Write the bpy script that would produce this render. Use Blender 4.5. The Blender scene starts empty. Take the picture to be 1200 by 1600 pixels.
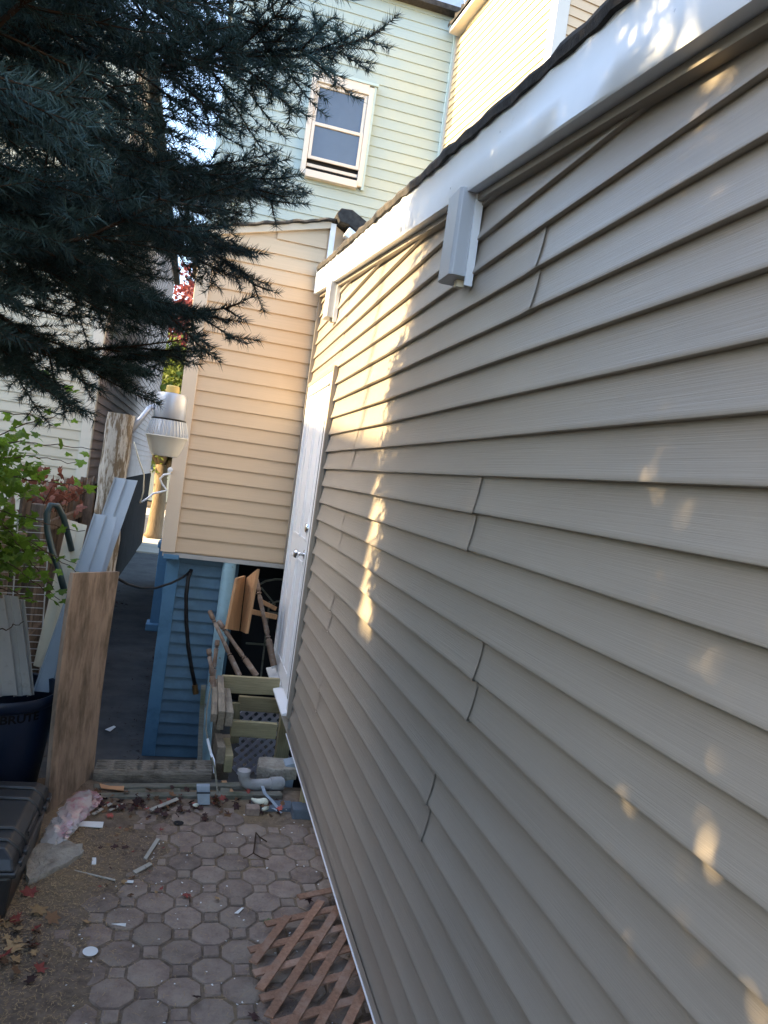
import bpy, bmesh, math, random
import numpy as np
from mathutils import Vector, Matrix
rnd = random.Random(7)
R = math.radians
SC = bpy.context.scene
COL = SC.collection

# ------------------------------------------------------------------ camera
FPX, YAW, PITCH, ROLL = 1169.5, .2490945, -.0302494, .137088     # pixels of the 1200x1600 photograph
CAM = Vector((0, 0, 1.70))
def cam_axes():
    cy, sy, cp, sp = math.cos(YAW), math.sin(YAW), math.cos(PITCH), math.sin(PITCH)
    F = Vector((sy*cp, cy*cp, sp)); r = Vector((cy, -sy, 0)); u = r.cross(F)
    c, s = math.cos(ROLL), math.sin(ROLL)
    return c*r+s*u, -s*r+c*u, F
CR, CU, CF = cam_axes()
cd = bpy.data.cameras.new('camera'); co = bpy.data.objects.new('camera', cd); COL.objects.link(co)
cd.sensor_fit = 'VERTICAL'; cd.sensor_height = 24; cd.lens = 24*FPX/1600
cd.clip_start = .02; cd.clip_end = 2000
co.matrix_world = Matrix(((CR.x, CU.x, -CF.x, CAM.x), (CR.y, CU.y, -CF.y, CAM.y), (CR.z, CU.z, -CF.z, CAM.z), (0, 0, 0, 1)))
SC.camera = co
# ------------------------------------------------------------------ sky, sun, exposure
SUN_AZ, SUN_EL = R(2.5), R(27)            # azimuth measured from -X towards +Y
w = bpy.data.worlds.new('World'); SC.world = w; w.use_nodes = True
nt = w.node_tree; bg = nt.nodes['Background']
sky = nt.nodes.new('ShaderNodeTexSky'); sky.sky_type = 'NISHITA'; sky.sun_disc = False
sky.sun_elevation = SUN_EL; sky.sun_rotation = math.atan2(-math.cos(SUN_AZ), math.sin(SUN_AZ))
sky.air_density = 1.0; sky.dust_density = 1.5; sky.ozone_density = .7
nt.links.new(sky.outputs[0], bg.inputs[0]); bg.inputs[1].default_value = .15
sd = bpy.data.lights.new('sun', 'SUN'); sd.energy = 4.0; sd.angle = R(.55); sd.color = (1, .75, .41)
so = bpy.data.objects.new('sun', sd); COL.objects.link(so)
so.location = (-20, 6, 12)
SUNV = Vector((-math.cos(SUN_EL)*math.cos(SUN_AZ), math.cos(SUN_EL)*math.sin(SUN_AZ), math.sin(SUN_EL)))
so.rotation_euler = SUNV.to_track_quat('Z', 'Y').to_euler()
vs = SC.view_settings; vs.view_transform = 'Standard'; vs.look = 'None'; vs.gamma = 1; vs.use_curve_mapping = False
vs.exposure = 2.65

# ------------------------------------------------------------------ pixel helpers (a direction plus a known plane)
def ray(x, y): return CF + CR*((x-600)/FPX) - CU*((y-800)/FPX)
def AX(x, y, X): v = ray(x, y); return CAM + v*(X/v.x)
def AY(x, y, Y): v = ray(x, y); return CAM + v*(Y/v.y)
def AZ(x, y, Z): v = ray(x, y); return CAM + v*((Z-1.70)/v.z)

# ------------------------------------------------------------------ materials
MATS = {}
def mat(name, col, rough=.7, spec=.3, var=.12, vs=6, bump=.0, bs=60, stretch=(1, 1, 1), dirt=None, metal=0,
        objvar=.0, trans=0, alpha=1, bdist=.01, dstretch=(1, 1, 1)):
    m = bpy.data.materials.new(name); m.use_nodes = True; t = m.node_tree; N = t.nodes; L = t.links
    p = N['Principled BSDF']; p.inputs['Roughness'].default_value = rough
    p.inputs['Specular IOR Level'].default_value = spec; p.inputs['Metallic'].default_value = metal
    if trans: p.inputs['Transmission Weight'].default_value = trans
    if alpha < 1: p.inputs['Alpha'].default_value = alpha
    tc = N.new('ShaderNodeTexCoord'); oi = N.new('ShaderNodeObjectInfo')
    vm = N.new('ShaderNodeVectorMath'); vm.operation = 'SCALE'
    cx = N.new('ShaderNodeCombineXYZ'); cx.inputs[0].default_value = 13; cx.inputs[1].default_value = 7; cx.inputs[2].default_value = 11
    L.new(cx.outputs[0], vm.inputs[0]); L.new(oi.outputs['Random'], vm.inputs['Scale'])
    ad = N.new('ShaderNodeVectorMath'); ad.operation = 'ADD'
    L.new(tc.outputs['Object'], ad.inputs[0]); L.new(vm.outputs[0], ad.inputs[1])
    def noise(sc, st, det=6, rg=.6):
        mp = N.new('ShaderNodeMapping'); mp.inputs['Scale'].default_value = st
        L.new(ad.outputs[0], mp.inputs[0])
        n = N.new('ShaderNodeTexNoise'); n.inputs['Scale'].default_value = sc; n.inputs['Detail'].default_value = det
        n.inputs['Roughness'].default_value = rg
        L.new(mp.outputs[0], n.inputs['Vector']); return n
    n1 = noise(vs, stretch)
    cr = N.new('ShaderNodeValToRGB'); cr.color_ramp.elements[0].position = .3; cr.color_ramp.elements[1].position = .7
    cr.color_ramp.elements[0].color = tuple(c*(1-var) for c in col)+(1,)
    cr.color_ramp.elements[1].color = tuple(min(1, c*(1+var)) for c in col)+(1,)
    L.new(n1.outputs['Fac'], cr.inputs[0]); out = cr.outputs[0]
    if dirt:
        dc, ds, lo, hi = dirt
        n2 = noise(ds, dstretch, 8, .65)
        mr = N.new('ShaderNodeMapRange'); mr.inputs[1].default_value = lo; mr.inputs[2].default_value = hi
        L.new(n2.outputs['Fac'], mr.inputs[0])
        mx = N.new('ShaderNodeMix'); mx.data_type = 'RGBA'; L.new(mr.outputs[0], mx.inputs[0])
        L.new(out, mx.inputs[6]); mx.inputs[7].default_value = tuple(dc)+(1,); out = mx.outputs[2]
    if objvar:
        mr = N.new('ShaderNodeMapRange'); mr.inputs[3].default_value = 1-objvar; mr.inputs[4].default_value = 1+objvar
        L.new(oi.outputs['Random'], mr.inputs[0])
        hs = N.new('ShaderNodeHueSaturation'); L.new(mr.outputs[0], hs.inputs['Value']); L.new(out, hs.inputs['Color']); out = hs.outputs[0]
    L.new(out, p.inputs['Base Color'])
    if bump:
        n3 = noise(bs, stretch, 5, .6)
        b = N.new('ShaderNodeBump'); b.inputs['Strength'].default_value = bump; b.inputs['Distance'].default_value = bdist
        L.new(n3.outputs['Fac'], b.inputs['Height']); L.new(b.outputs[0], p.inputs['Normal'])
    MATS[name] = m; return m

mat('taupe', (.275, .241, .200), .36, .6, .05, 2.5, .26, 3.2, (20, 1, 130), bdist=.0035, objvar=.035, dirt=((.325, .29, .245), 1.7, .42, .85), dstretch=(1, .6, 3))
mat('taupe_trim', (.27, .236, .196), .45, .4, .05, 4)
mat('white_alu', (.68, .73, .79), .30, .5, .04, 3, .05, 2.5, (1, 1, 1), dirt=((.5, .5, .48), 7, .62, .9), bdist=.01)
mat('bracket', (.40, .425, .46), .32, .5, .04, 6, dirt=((.42, .43, .44), 9, .6, .85))
mat('white_paint', (.78, .79, .80), .38, .4, .03, 4, dirt=((.5, .5, .48), 14, .62, .9))
mat('roofing', (.045, .043, .042), .9, .2, .4, 30, .6, 160, dirt=((.12, .1, .08), 9, .5, .8), bdist=.004)
mat('beige', (.58, .43, .285), .5, .3, .05, 2, .12, 3, (1, 20, 120), bdist=.002, objvar=.02)
mat('beige_trim', (.64, .52, .39), .5, .3, .04, 3)
mat('mint', (.315, .395, .40), .55, .3, .06, 1.3, .08, 3, (1, 20, 120), dirt=((.39, .44, .39), 1.1, .45, .75), bdist=.002, objvar=.025)
mat('mint_trim', (.38, .49, .51), .5, .3, .05, 3)
mat('cream', (.50, .405, .25), .5, .3, .04, 2, objvar=.02)
mat('cream_trim', (.58, .54, .49), .5, .3, .04, 2)
mat('pale', (.58, .545, .42), .5, .3, .05, 2, objvar=.02)
mat('pale_trim', (.64, .62, .52), .5, .3, .04, 2)
mat('mauve', (.34, .28, .25), .85, .08, .08, 2, objvar=.03)
mat('blue', (.065, .135, .20), .5, .35, .12, 5, .15, 40, dirt=((.09, .19, .27), 6, .5, .8), objvar=.04, bdist=.003)
mat('blue_trim', (.085, .20, .32), .5, .35, .1, 5, dirt=((.05, .13, .21), 9, .5, .8))
mat('post_blue', (.30, .46, .52), .6, .3, .1, 12, .2, 50, dirt=((.20, .17, .14), 22, .60, .68), bdist=.004)
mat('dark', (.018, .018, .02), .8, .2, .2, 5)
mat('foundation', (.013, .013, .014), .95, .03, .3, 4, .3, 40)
mat('glass', (.07, .095, .14), .08, .8, .1, 3)
mat('room', (.02, .02, .022), .9, .1, .1, 3)
mat('paver', (.25, .185, .150), .88, .2, .22, 14, .9, 110, dirt=((.335, .27, .21), 7, .40, .72), objvar=.15, bdist=.007)
mat('soil', (.20, .15, .112), .95, .1, .35, 30, .9, 130, dirt=((.27, .195, .115), 3.2, .45, .72), bdist=.012)
mat('yard', (.085, .065, .045), .95, .1, .3, 8, .6, 60)
mat('sawdust', (.40, .28, .16), .95, .1, .3, 40, objvar=0)
mat('concrete', (.088, .088, .086), .9, .2, .2, 4, .4, 70, dirt=((.05, .052, .055), 2.2, .45, .7), bdist=.006)
mat('sidewalk', (.42, .37, .30), .9, .2, .12, 2)
mat('asphalt', (.055, .055, .058), .9, .2, .2, 4)
mat('rubble', (.38, .34, .28), .95, .15, .25, 18, 1.0, 70, dirt=((.20, .16, .12), 8, .5, .75), bdist=.012)
mat('old_timber', (.24, .21, .17), .9, .15, .35, 5, .9, 14, (1.5, 22, 22), dirt=((.06, .05, .04), 7, .5, .75), bdist=.01)
mat('grey_timber', (.19, .18, .145), .9, .15, .3, 5, .7, 14, (1.5, 20, 20), dirt=((.09, .10, .06), 6, .48, .7), bdist=.006)
mat('treated_x', (.33, .28, .165), .8, .2, .22, 4, .4, 10, (1.5, 24, 24), dirt=((.20, .19, .10), 5, .48, .75), bdist=.004, objvar=.08)
mat('treated_z', (.30, .26, .15), .8, .2, .22, 4, .4, 10, (24, 24, 1.5), bdist=.004, objvar=.08)
mat('lumber_y', (.30, .25, .185), .85, .2, .28, 4, .5, 10, (24, 1.5, 24), dirt=((.18, .15, .12), 6, .48, .7), bdist=.005, objvar=.15)
mat('baluster', (.20, .135, .095), .7, .3, .25, 20, .3, 40, dirt=((.34, .30, .26), 12, .52, .7), objvar=.15)
mat('brown_board', (.42, .235, .115), .7, .3, .2, 4, .3, 8, (24, 24, 1.5), dirt=((.20, .10, .05), 8, .58, .75), objvar=.08)
mat('plywood', (.33, .25, .19), .85, .15, .2, 3.5, .5, 10, (5, 5, 1.1), dirt=((.15, .115, .085), 5, .44, .64), bdist=.005, dstretch=(2.2, 2.2, .8))
mat('plywood_edge', (.12, .075, .05), .9, .1, .3, 10)
mat('fence_wood', (.17, .135, .105), .9, .15, .3, 4, .6, 10, (22, 22, 1.5), dirt=((.08, .06, .045), 6, .48, .72), objvar=.2)
mat('lattice_wood', (.30, .165, .105), .8, .2, .25, 6, .4, 14, (12, 12, 12), dirt=((.40, .27, .20), 10, .5, .72), objvar=.14)
mat('lattice_vinyl', (.42, .40, .44), .6, .3, .06, 4)
mat('navy', (.006, .014, .034), .42, .4, .1, 6, .1, 60)
mat('print', (.002, .002, .003), .6, .2, 0, 1)
mat('black_plastic', (.030, .030, .031), .36, .5, .2, 10, .25, 220, dirt=((.045, .043, .04), 18, .55, .8), bdist=.002)
mat('grey_plastic', (.30, .30, .29), .6, .3, .1, 6)
mat('vinyl_blue', (.30, .36, .42), .45, .4, .06, 5, dirt=((.22, .25, .27), 10, .6, .85))
mat('vinyl_grey', (.40, .385, .36), .5, .35, .08, 5, dirt=((.27, .25, .22), 16, .58, .75))
mat('vinyl_cream', (.66, .60, .47), .5, .35, .06, 5, dirt=((.5, .42, .3), 14, .6, .8))
mat('peel', (.56, .53, .47), .85, .2, .12, 10, .9, 22, (9, 9, 1.6), dirt=((.22, .17, .115), 5, .47, .55), bdist=.012, dstretch=(7, 7, 1.3))
mat('lamp_metal', (.50, .52, .56), .38, .4, .06, 5, metal=.35)
mat('lamp_cap', (.62, .44, .14), .5, .3, .1, 5)
mat('lamp_lens', (.80, .82, .84), .12, .6, .02, 3, trans=.45)
mat('lamp_bowl', (.74, .70, .60), .45, .4, .04, 5)
mat('galv', (.46, .49, .54), .4, .4, .12, 10, metal=.5)
mat('white_metal', (.72, .73, .75), .4, .4, .05, 5)
mat('brass', (.30, .17, .07), .35, .5, .1, 5, metal=.8)
mat('chrome', (.75, .76, .78), .18, .5, .02, 5, metal=1)
mat('rubber', (.008, .008, .009), .45, .4, .1, 5)
mat('hose_green', (.03, .055, .06), .4, .45, .15, 8)
mat('pvc', (.36, .36, .36), .45, .35, .12, 12, dirt=((.24, .22, .2), 14, .5, .75))
mat('foam', (.72, .72, .58), .8, .2, .06, 20, .3, 60)
mat('paper', (.78, .77, .74), .7, .2, .04, 10)
mat('strip', (.42, .39, .33), .7, .2, .15, 10)
mat('bluestone', (.10, .12, .145), .8, .2, .15, 10, .4, 50)
mat('bag', (.80, .77, .75), .28, .5, .05, 8, .3, 30, trans=.25, alpha=.42, dirt=((.80, .28, .36), 5, .50, .60))
mat('bark', (.075, .055, .042), .95, .1, .35, 10, 1.0, 24, (6, 6, 1.5), bdist=.02)
mat('street_bark', (.15, .11, .07), .95, .1, .3, 5, .8, 12, (6, 6, 1))
mat('twig', (.060, .038, .026), .9, .1, .3, 30)
mat('cardboard', (.55, .30, .16), .8, .2, .1, 10)
mat('leaf_red', (.30, .065, .05), .7, .3, .25, 30, objvar=.25)
mat('leaf_brown', (.16, .085, .045), .8, .2, .3, 30, objvar=.35)
mat('leaf_tan', (.34, .22, .11), .8, .2, .25, 30, objvar=.25)
mat('leaf_dark', (.055, .028, .026), .8, .2, .3, 30, objvar=.3)
mat('leaf_green', (.12, .15, .06), .7, .3, .2, 30)
def leafmat(name, col, var, tr, vs=3, objvar=0):
    m = mat(name, col, .6, .25, var, vs, objvar=objvar); t = m.node_tree
    p = t.nodes['Principled BSDF']; src = p.inputs['Base Color'].links[0].from_socket
    tl = t.nodes.new('ShaderNodeBsdfTranslucent'); t.links.new(src, tl.inputs[0])
    mx = t.nodes.new('ShaderNodeMixShader'); mx.inputs[0].default_value = tr
    t.links.new(p.outputs[0], mx.inputs[1]); t.links.new(tl.outputs[0], mx.inputs[2])
    t.links.new(mx.outputs[0], t.nodes['Material Output'].inputs[0]); return m
leafmat('needle', (.031, .055, .049), .6, .10, 2.6)
leafmat('needle_far', (.035, .06, .055), .4, .1, 2.2)
leafmat('ivy', (.12, .21, .025), .35, .45, 9, .35)
leafmat('ivy_red', (.19, .07, .045), .4, .3, 9, .3)
leafmat('street_green', (.15, .19, .035), .4, .35, 1)
leafmat('street_red', (.20, .05, .045), .45, .3, 1)

# ------------------------------------------------------------------ mesh builder
WL = {}
def wl(o): return WL.get(o.name, Vector((0, 0, 0)))
def props(o, label=None, cat=None, group=None, kind=None):
    if label: o['label'] = label
    if cat: o['category'] = cat
    if group: o['group'] = group
    if kind: o['kind'] = kind
    return o
def empty(name, loc, label, cat, group=None):
    o = bpy.data.objects.new(name, None); COL.objects.link(o); o.location = loc; WL[o.name] = Vector(loc)
    o.empty_display_size = .1
    return props(o, label, cat, group)
def place(o, org, parent):
    WL[o.name] = Vector(org)
    if parent: o.parent = parent; o.location = Vector(org) - wl(parent)
    else: o.location = org
def add_copy(src, org, parent=None, rot=None, scale=None, m=None):
    o = src.copy(); COL.objects.link(o); place(o, org, parent)
    if rot is not None: o.rotation_euler = rot
    if scale is not None: o.scale = scale
    return o
class MB:
    def __init__(s): s.v = []; s.f = []
    def add(s, vs, fs):
        n = len(s.v); s.v += [Vector(v) for v in vs]; s.f += [tuple(i+n for i in f) for f in fs]; return s
    def box(s, x0, x1, y0, y1, z0, z1):
        return s.add([(x0, y0, z0), (x1, y0, z0), (x1, y1, z0), (x0, y1, z0), (x0, y0, z1), (x1, y0, z1), (x1, y1, z1), (x0, y1, z1)],
                     [(0, 3, 2, 1), (4, 5, 6, 7), (0, 1, 5, 4), (1, 2, 6, 5), (2, 3, 7, 6), (3, 0, 4, 7)])
    def bar(s, p, q, wd, h, up=(0, 0, 1)):
        p, q = Vector(p), Vector(q); d = (q-p).normalized(); sd = d.cross(Vector(up))
        if sd.length < 1e-4: sd = d.cross(Vector((1, 0, 0)))
        sd.normalize(); u = sd.cross(d); a, b = sd*(wd/2), u*(h/2)
        return s.add([p-a-b, p+a-b, p+a+b, p-a+b, q-a-b, q+a-b, q+a+b, q-a+b],
                     [(0, 3, 2, 1), (4, 5, 6, 7), (0, 1, 5, 4), (1, 2, 6, 5), (2, 3, 7, 6), (3, 0, 4, 7)])
    def tube(s, pts, r, n=8, caps=True):
        pts = [Vector(p) for p in pts]; rs = r if isinstance(r, (list, tuple)) else [r]*len(pts)
        b = len(s.v); up = None
        for i, p in enumerate(pts):
            d = (pts[min(i+1, len(pts)-1)]-pts[max(i-1, 0)]).normalized()
            if up is None: up = d.orthogonal().normalized()
            up = (up-d*up.dot(d)); up = up.normalized() if up.length > 1e-5 else d.orthogonal().normalized()
            sd = d.cross(up)
            for k in range(n):
                a = 2*math.pi*k/n; s.v.append(p+(up*math.cos(a)+sd*math.sin(a))*rs[i])
        for i in range(len(pts)-1):
            for k in range(n):
                k2 = (k+1) % n; s.f.append((b+i*n+k, b+i*n+k2, b+(i+1)*n+k2, b+(i+1)*n+k))
        if caps:
            s.f.append(tuple(b+k for k in range(n))[::-1]); s.f.append(tuple(b+(len(pts)-1)*n+k for k in range(n)))
        return s
    def lathe(s, prof, o, ax=(0, 0, 1), n=24, sq=0):
        o = Vector(o); ax = Vector(ax).normalized(); e1 = ax.orthogonal().normalized(); e2 = ax.cross(e1); b = len(s.v)
        for r, z in prof:
            for k in range(n):
                a = 2*math.pi*k/n; s.v.append(o+ax*z+(e1*math.cos(a)+e2*math.sin(a))*r)
        for i in range(len(prof)-1):
            for k in range(n):
                k2 = (k+1) % n; s.f.append((b+i*n+k, b+i*n+k2, b+(i+1)*n+k2, b+(i+1)*n+k))
        s.f.append(tuple(b+k for k in range(n))[::-1]); s.f.append(tuple(b+(len(prof)-1)*n+k for k in range(n)))
        return s
    def prism(s, poly, ext):
        ext = Vector(ext); n = len(poly); p = [Vector(q) for q in poly]
        return s.add(p+[q+ext for q in p], [tuple(range(n))[::-1], tuple(range(n, 2*n))]+[(i, (i+1) % n, n+(i+1) % n, n+i) for i in range(n)])
    def grid(s, rows, closed=False):
        b = len(s.v); m = len(rows[0])
        for r in rows: s.v += [Vector(p) for p in r]
        for i in range(len(rows)-1):
            for j in range(m-1): s.f.append((b+i*m+j, b+i*m+j+1, b+(i+1)*m+j+1, b+(i+1)*m+j))
        return s
    def build(s, name, material, parent=None, smooth=False, bevel=0, origin=None, recalc=True, label=None, cat=None, group=None, kind=None, solid=0):
        vs = s.v
        lo = Vector((min(v.x for v in vs), min(v.y for v in vs), min(v.z for v in vs)))
        hi = Vector((max(v.x for v in vs), max(v.y for v in vs), max(v.z for v in vs)))
        org = Vector(origin) if origin is not None else Vector(((lo.x+hi.x)/2, (lo.y+hi.y)/2, lo.z))
        me = bpy.data.meshes.new(name); me.from_pydata([tuple(v-org) for v in vs], [], s.f)
        if recalc:
            bm = bmesh.new(); bm.from_mesh(me); bmesh.ops.recalc_face_normals(bm, faces=bm.faces); bm.to_mesh(me); bm.free()
        if smooth:
            me.polygons.foreach_set('use_smooth', [True]*len(me.polygons))
            if smooth == 'auto': me.set_sharp_from_angle(angle=R(40))
        me.materials.append(MATS[material]); o = bpy.data.objects.new(name, me); COL.objects.link(o); place(o, org, parent)
        if solid:
            md = o.modifiers.new('solid', 'SOLIDIFY'); md.thickness = solid; md.offset = 0
        if bevel:
            md = o.modifiers.new('bevel', 'BEVEL'); md.width = bevel; md.segments = 2; md.limit_method = 'ANGLE'
        props(o, label, cat, group, kind); return o
def fast_mesh(name, V, F3, material, parent, kind=None, origin=(0, 0, 0)):
    """V (n,3) array, F3 (m,3) triangles"""
    org = np.array(origin, dtype=float); me = bpy.data.meshes.new(name)
    me.vertices.add(len(V)); me.vertices.foreach_set('co', (V-org).astype(np.float32).ravel())
    me.loops.add(F3.size); me.loops.foreach_set('vertex_index', F3.astype(np.int32).ravel())
    me.polygons.add(len(F3)); me.polygons.foreach_set('loop_start', np.arange(0, F3.size, 3, dtype=np.int32))
    me.polygons.foreach_set('loop_total', np.full(len(F3), 3, dtype=np.int32))
    me.update(calc_edges=True); me.materials.append(MATS[material])
    o = bpy.data.objects.new(name, me); COL.objects.link(o); place(o, Vector(origin), parent)
    if kind: o['kind'] = kind
    return o
def lerp(a, b, t): return a+(b-a)*t

# ================================================================== SETTING
MB().add([(-400, -200, -.56), (400, -200, -.56), (400, 600, -.56), (-400, 600, -.56)], [(0, 1, 2, 3)]).build('ground', 'yard', kind='structure')
MB().box(-14, 6, -6, 4.10, -.7, -.030).build('yard', 'yard', kind='structure')
MB().box(-14, -1.04, 4.10, 8.45, -.7, -.014).build('garden_bed', 'yard', kind='structure')
# sunken concrete alley, cracked and slightly uneven
def hn(x, y, s=1.0):
    return (math.sin(x*3.1*s+1.3)*math.cos(y*2.3*s+.4)+.5*math.sin(x*7.7*s+y*5.1*s)+.3*math.sin(x*15.1*s-y*13.7*s+2))/1.8
rows = []
for i in range(60):
    y = 4.10+(17.9-4.10)*i/59
    rows.append([(x, y, -.5+.008*hn(x, y, 1.2)) for x in np.linspace(-1.2, 5.5, 24)])
MB().grid(rows).build('alley_floor', 'concrete', recalc=False, smooth=True, kind='structure')
MB().box(-30, 30, 17.9, 21.5, -.62, -.47).build('sidewalk', 'sidewalk', kind='structure')
MB().add([(-60, 21.5, -.552), (60, 21.5, -.552), (60, 29, -.552), (-60, 29, -.552)], [(0, 1, 2, 3)]).build('road', 'asphalt', kind='structure')
MB().box(-60, 60, 29, 33, -.62, -.44).build('far_sidewalk', 'sidewalk', kind='structure')

# sandy joint bed with sawdust soil heaped at the left, hiding the pavers' edge there
def soil_h(x, y):
    t = max(0, min(1, (.02-x-.10*math.sin(y*3.2)-.05*math.sin(y*9+1))/.34))
    if y > 3.25: t = max(t, min(1, (y-3.42-.05*math.sin(x*9))/.28)*.55*(1 if x < .1 else max(0, 1-(x-.1)/.25)))
    return -.0055+.0175*t+.004*hn(x*4, y*4)*(.4+t)+.003*hn(x*11, y*11)*t
rows = []
for i in range(150):
    y = .6+(4.0-.6)*i/149
    rows.append([(x, y, soil_h(x, y)) for x in np.linspace(-1.3, .9, 100)])
patio = MB().grid(rows).build('patio_paving', 'soil', recalc=False, smooth=True, kind='structure', origin=(0, 2.5, 0))
H = .2065; PP = H/math.sqrt(2)
def paver_mesh(poly, name):
    n = len(poly); m = MB(); cx = sum(p[0] for p in poly)/n; cy = sum(p[1] for p in poly)/n
    def ring(s, z, j=0): return [(cx+(p[0]-cx)*s, cy+(p[1]-cy)*s, z) for p in poly]
    rr = [ring(1, -.045), ring(1, -.007), ring(.965, -.001), ring(.90, .0012)]
    b = sum(rr, []); fs = []
    for k in range(3):
        for i in range(n): fs.append((k*n+i, k*n+(i+1) % n, (k+1)*n+(i+1) % n, (k+1)*n+i))
    fs.append(tuple(3*n+i for i in range(n))); m.add(b, fs)
    return m.build(name, 'paver', patio, smooth='auto', origin=(0, 0, 0))
g_ = .0028
ro = (PP/2-g_)/math.cos(R(22.5))
octs = []; sqs = []
for q in range(3):
    rj = random.Random(q)
    octs.append(paver_mesh([(ro*(1+rj.uniform(-.02, .012))*math.cos(R(22.5+45*k)), ro*(1+rj.uniform(-.02, .012))*math.sin(R(22.5+45*k)), 0) for k in range(8)], 'octagon_paver'))
    s_ = (H-PP)/2-g_
    sqs.append(paver_mesh([(sx*s_*(1+rj.uniform(-.05, .02)), sy*s_*(1+rj.uniform(-.05, .02)), 0) for sx, sy in ((-1, -1), (1, -1), (1, 1), (-1, 1))], 'square_paver'))
used = set()
def put_paver(protos, x, y):
    if not (-1.25 < x < .86 and 1.30 < y < 3.74): return
    if y > 3.62 and .38 < x: return
    k = rnd.randrange(3); pr = protos[k]
    o = pr if pr.name not in used else add_copy(pr, (0, 0, 0), patio)
    used.add(pr.name)
    place(o, Vector((x+rnd.uniform(-.002, .002), y+rnd.uniform(-.002, .002), rnd.uniform(-.005, .003))), patio)
    o.scale = (rnd.uniform(.965, 1.0), rnd.uniform(.965, 1.0), 1)
    o.rotation_euler = (rnd.uniform(-.02, .02), rnd.uniform(-.02, .02), rnd.choice((0, 1, 2, 3))*math.pi/2+rnd.uniform(-.02, .02))
for i in range(-8, 6):
    for j in range(-8, 9):
        x, y = .053+i*H, 2.512+j*H*.985
        put_paver(octs, x, y); put_paver(octs, x+H/2, y+H/2*.985); put_paver(sqs, x+H/2, y); put_paver(sqs, x, y+H/2*.985)

# ================================================================== TAUPE WING (the long wall on the right)
E4 = .1016; XL = .7214                       # course exposure, plane of the course lips
ZK0 = 1.70+.729167*E4                        # height of lip number 0
def fz(y): return 2.462+.1305*(y-.97)        # underside of the fascia
house = empty('house', (2.2, 2.2, .1), 'house wing clad in taupe vinyl siding under a white fascia', 'house')
joints = {-5: 1.69, -1: 3.61, 1: 1.88, 3: 3.655, 5: 1.71, 7: 3.64, 9: 1.91, 11: 3.65}
DOOR = (4.46, 5.50, .26, 2.36)
def course_off(t): return .0020+.0160*(.42*t+.58*t**2.4)
def siding(mid, y0, y1, lapped):
    """a double-course panel: courses ending at lips mid and mid+1"""
    m = MB(); n = max(2, int((y1-y0)/.16)); rows = []
    prof = []
    for c in (0, 1):
        for t in (0, .06, .2, .35, .5, .65, .8, .92, 1.0): prof.append((course_off(t), (c+t)*E4))
        prof.append((course_off(1)-.0005, (c+1)*E4+.003)); prof.append((course_off(1)-.003, (c+1)*E4+.0045)); prof.append((.001, (c+1)*E4+.004))
    ztop = ZK0-(mid-1)*E4; ph = rnd.uniform(0, 6)
    ylist = [lerp(y0, y1, i/n) for i in range(n+1)]
    if lapped: ylist = [y0, y0+.02, y0+.045, y0+.075, y0+.11]+[y for y in ylist if y > y0+.13]
    for y in ylist:
        row = []
        wv = .0011*math.sin(y*2.1+ph)+.0008*math.sin(y*5.3+ph*2); wz = .0014*math.sin(y*1.7+ph*3)
        lap = (.0010+(.0040 if y0 < 2.5 else .0022)*math.exp(-((y-y0)/.05)**2)) if lapped else 0
        for o, dz in prof:
            z = min(ztop-dz+wz, fz(y)+.05); row.append((XL+course_off(1)-o-wv*(o/.018)-lap, y, z))
        rows.append(row)
    m.grid(rows); return m.build('siding_panel', 'taupe', house, smooth='auto', recalc=False)
YN, YF = -1.3, 5.585
for mid in range(-13, 17, 2):
    zt = ZK0-(mid-1)*E4; zb = ZK0-(mid+1)*E4
    yend = YF
    if zb < DOOR[3]-.03 and zt > DOOR[2]: yend = DOOR[0]-.035
    yj = joints.get(mid)
    ys = YN
    if zb > fz(YN)+.05: ys = max(YN, (zb-2.462)/.1305+.97-.5)
    if ys > yend: continue
    if yj: siding(mid, ys, yj+.03, False); siding(mid, yj, yend, True)
    else: siding(mid, ys, yend, False)
    if yend < YF and zt > DOOR[3] : siding_top = True
# siding strip over the door head and beyond it
MB().box(XL+.012, XL+.03, DOOR[0]-.05, YF, DOOR[3]-.06, 3.05).build('sheathing', 'taupe_trim', house)
MB().box(XL+.03, XL+.2, YN, DOOR[0]-.03, .17, 2.2).build('wall', 'dark', house)
# bottom trim: a thin bent metal drip edge along the foot of the wall
m = MB()
def bz(y): return .118+max(0, (y-2.7))*.020
ys = np.linspace(YN, DOOR[0]-.02, 20)
for xo, z1, z0 in ((.004, .055, 0), ):
    rows = [[(XL-.004, y, bz(y)+.038), (XL-.007, y, bz(y)+.004), (XL-.007, y, bz(y)), (XL+.035, y, bz(y)-.002)] for y in ys]
    m.grid(rows)
m.build('bottom_trim', 'taupe_trim', house, recalc=False)
m = MB(); m.tube([(XL-.008, y, bz(y)+.003) for y in ys], .0038, 6); m.build('drip_edge', 'white_metal', house)
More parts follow.
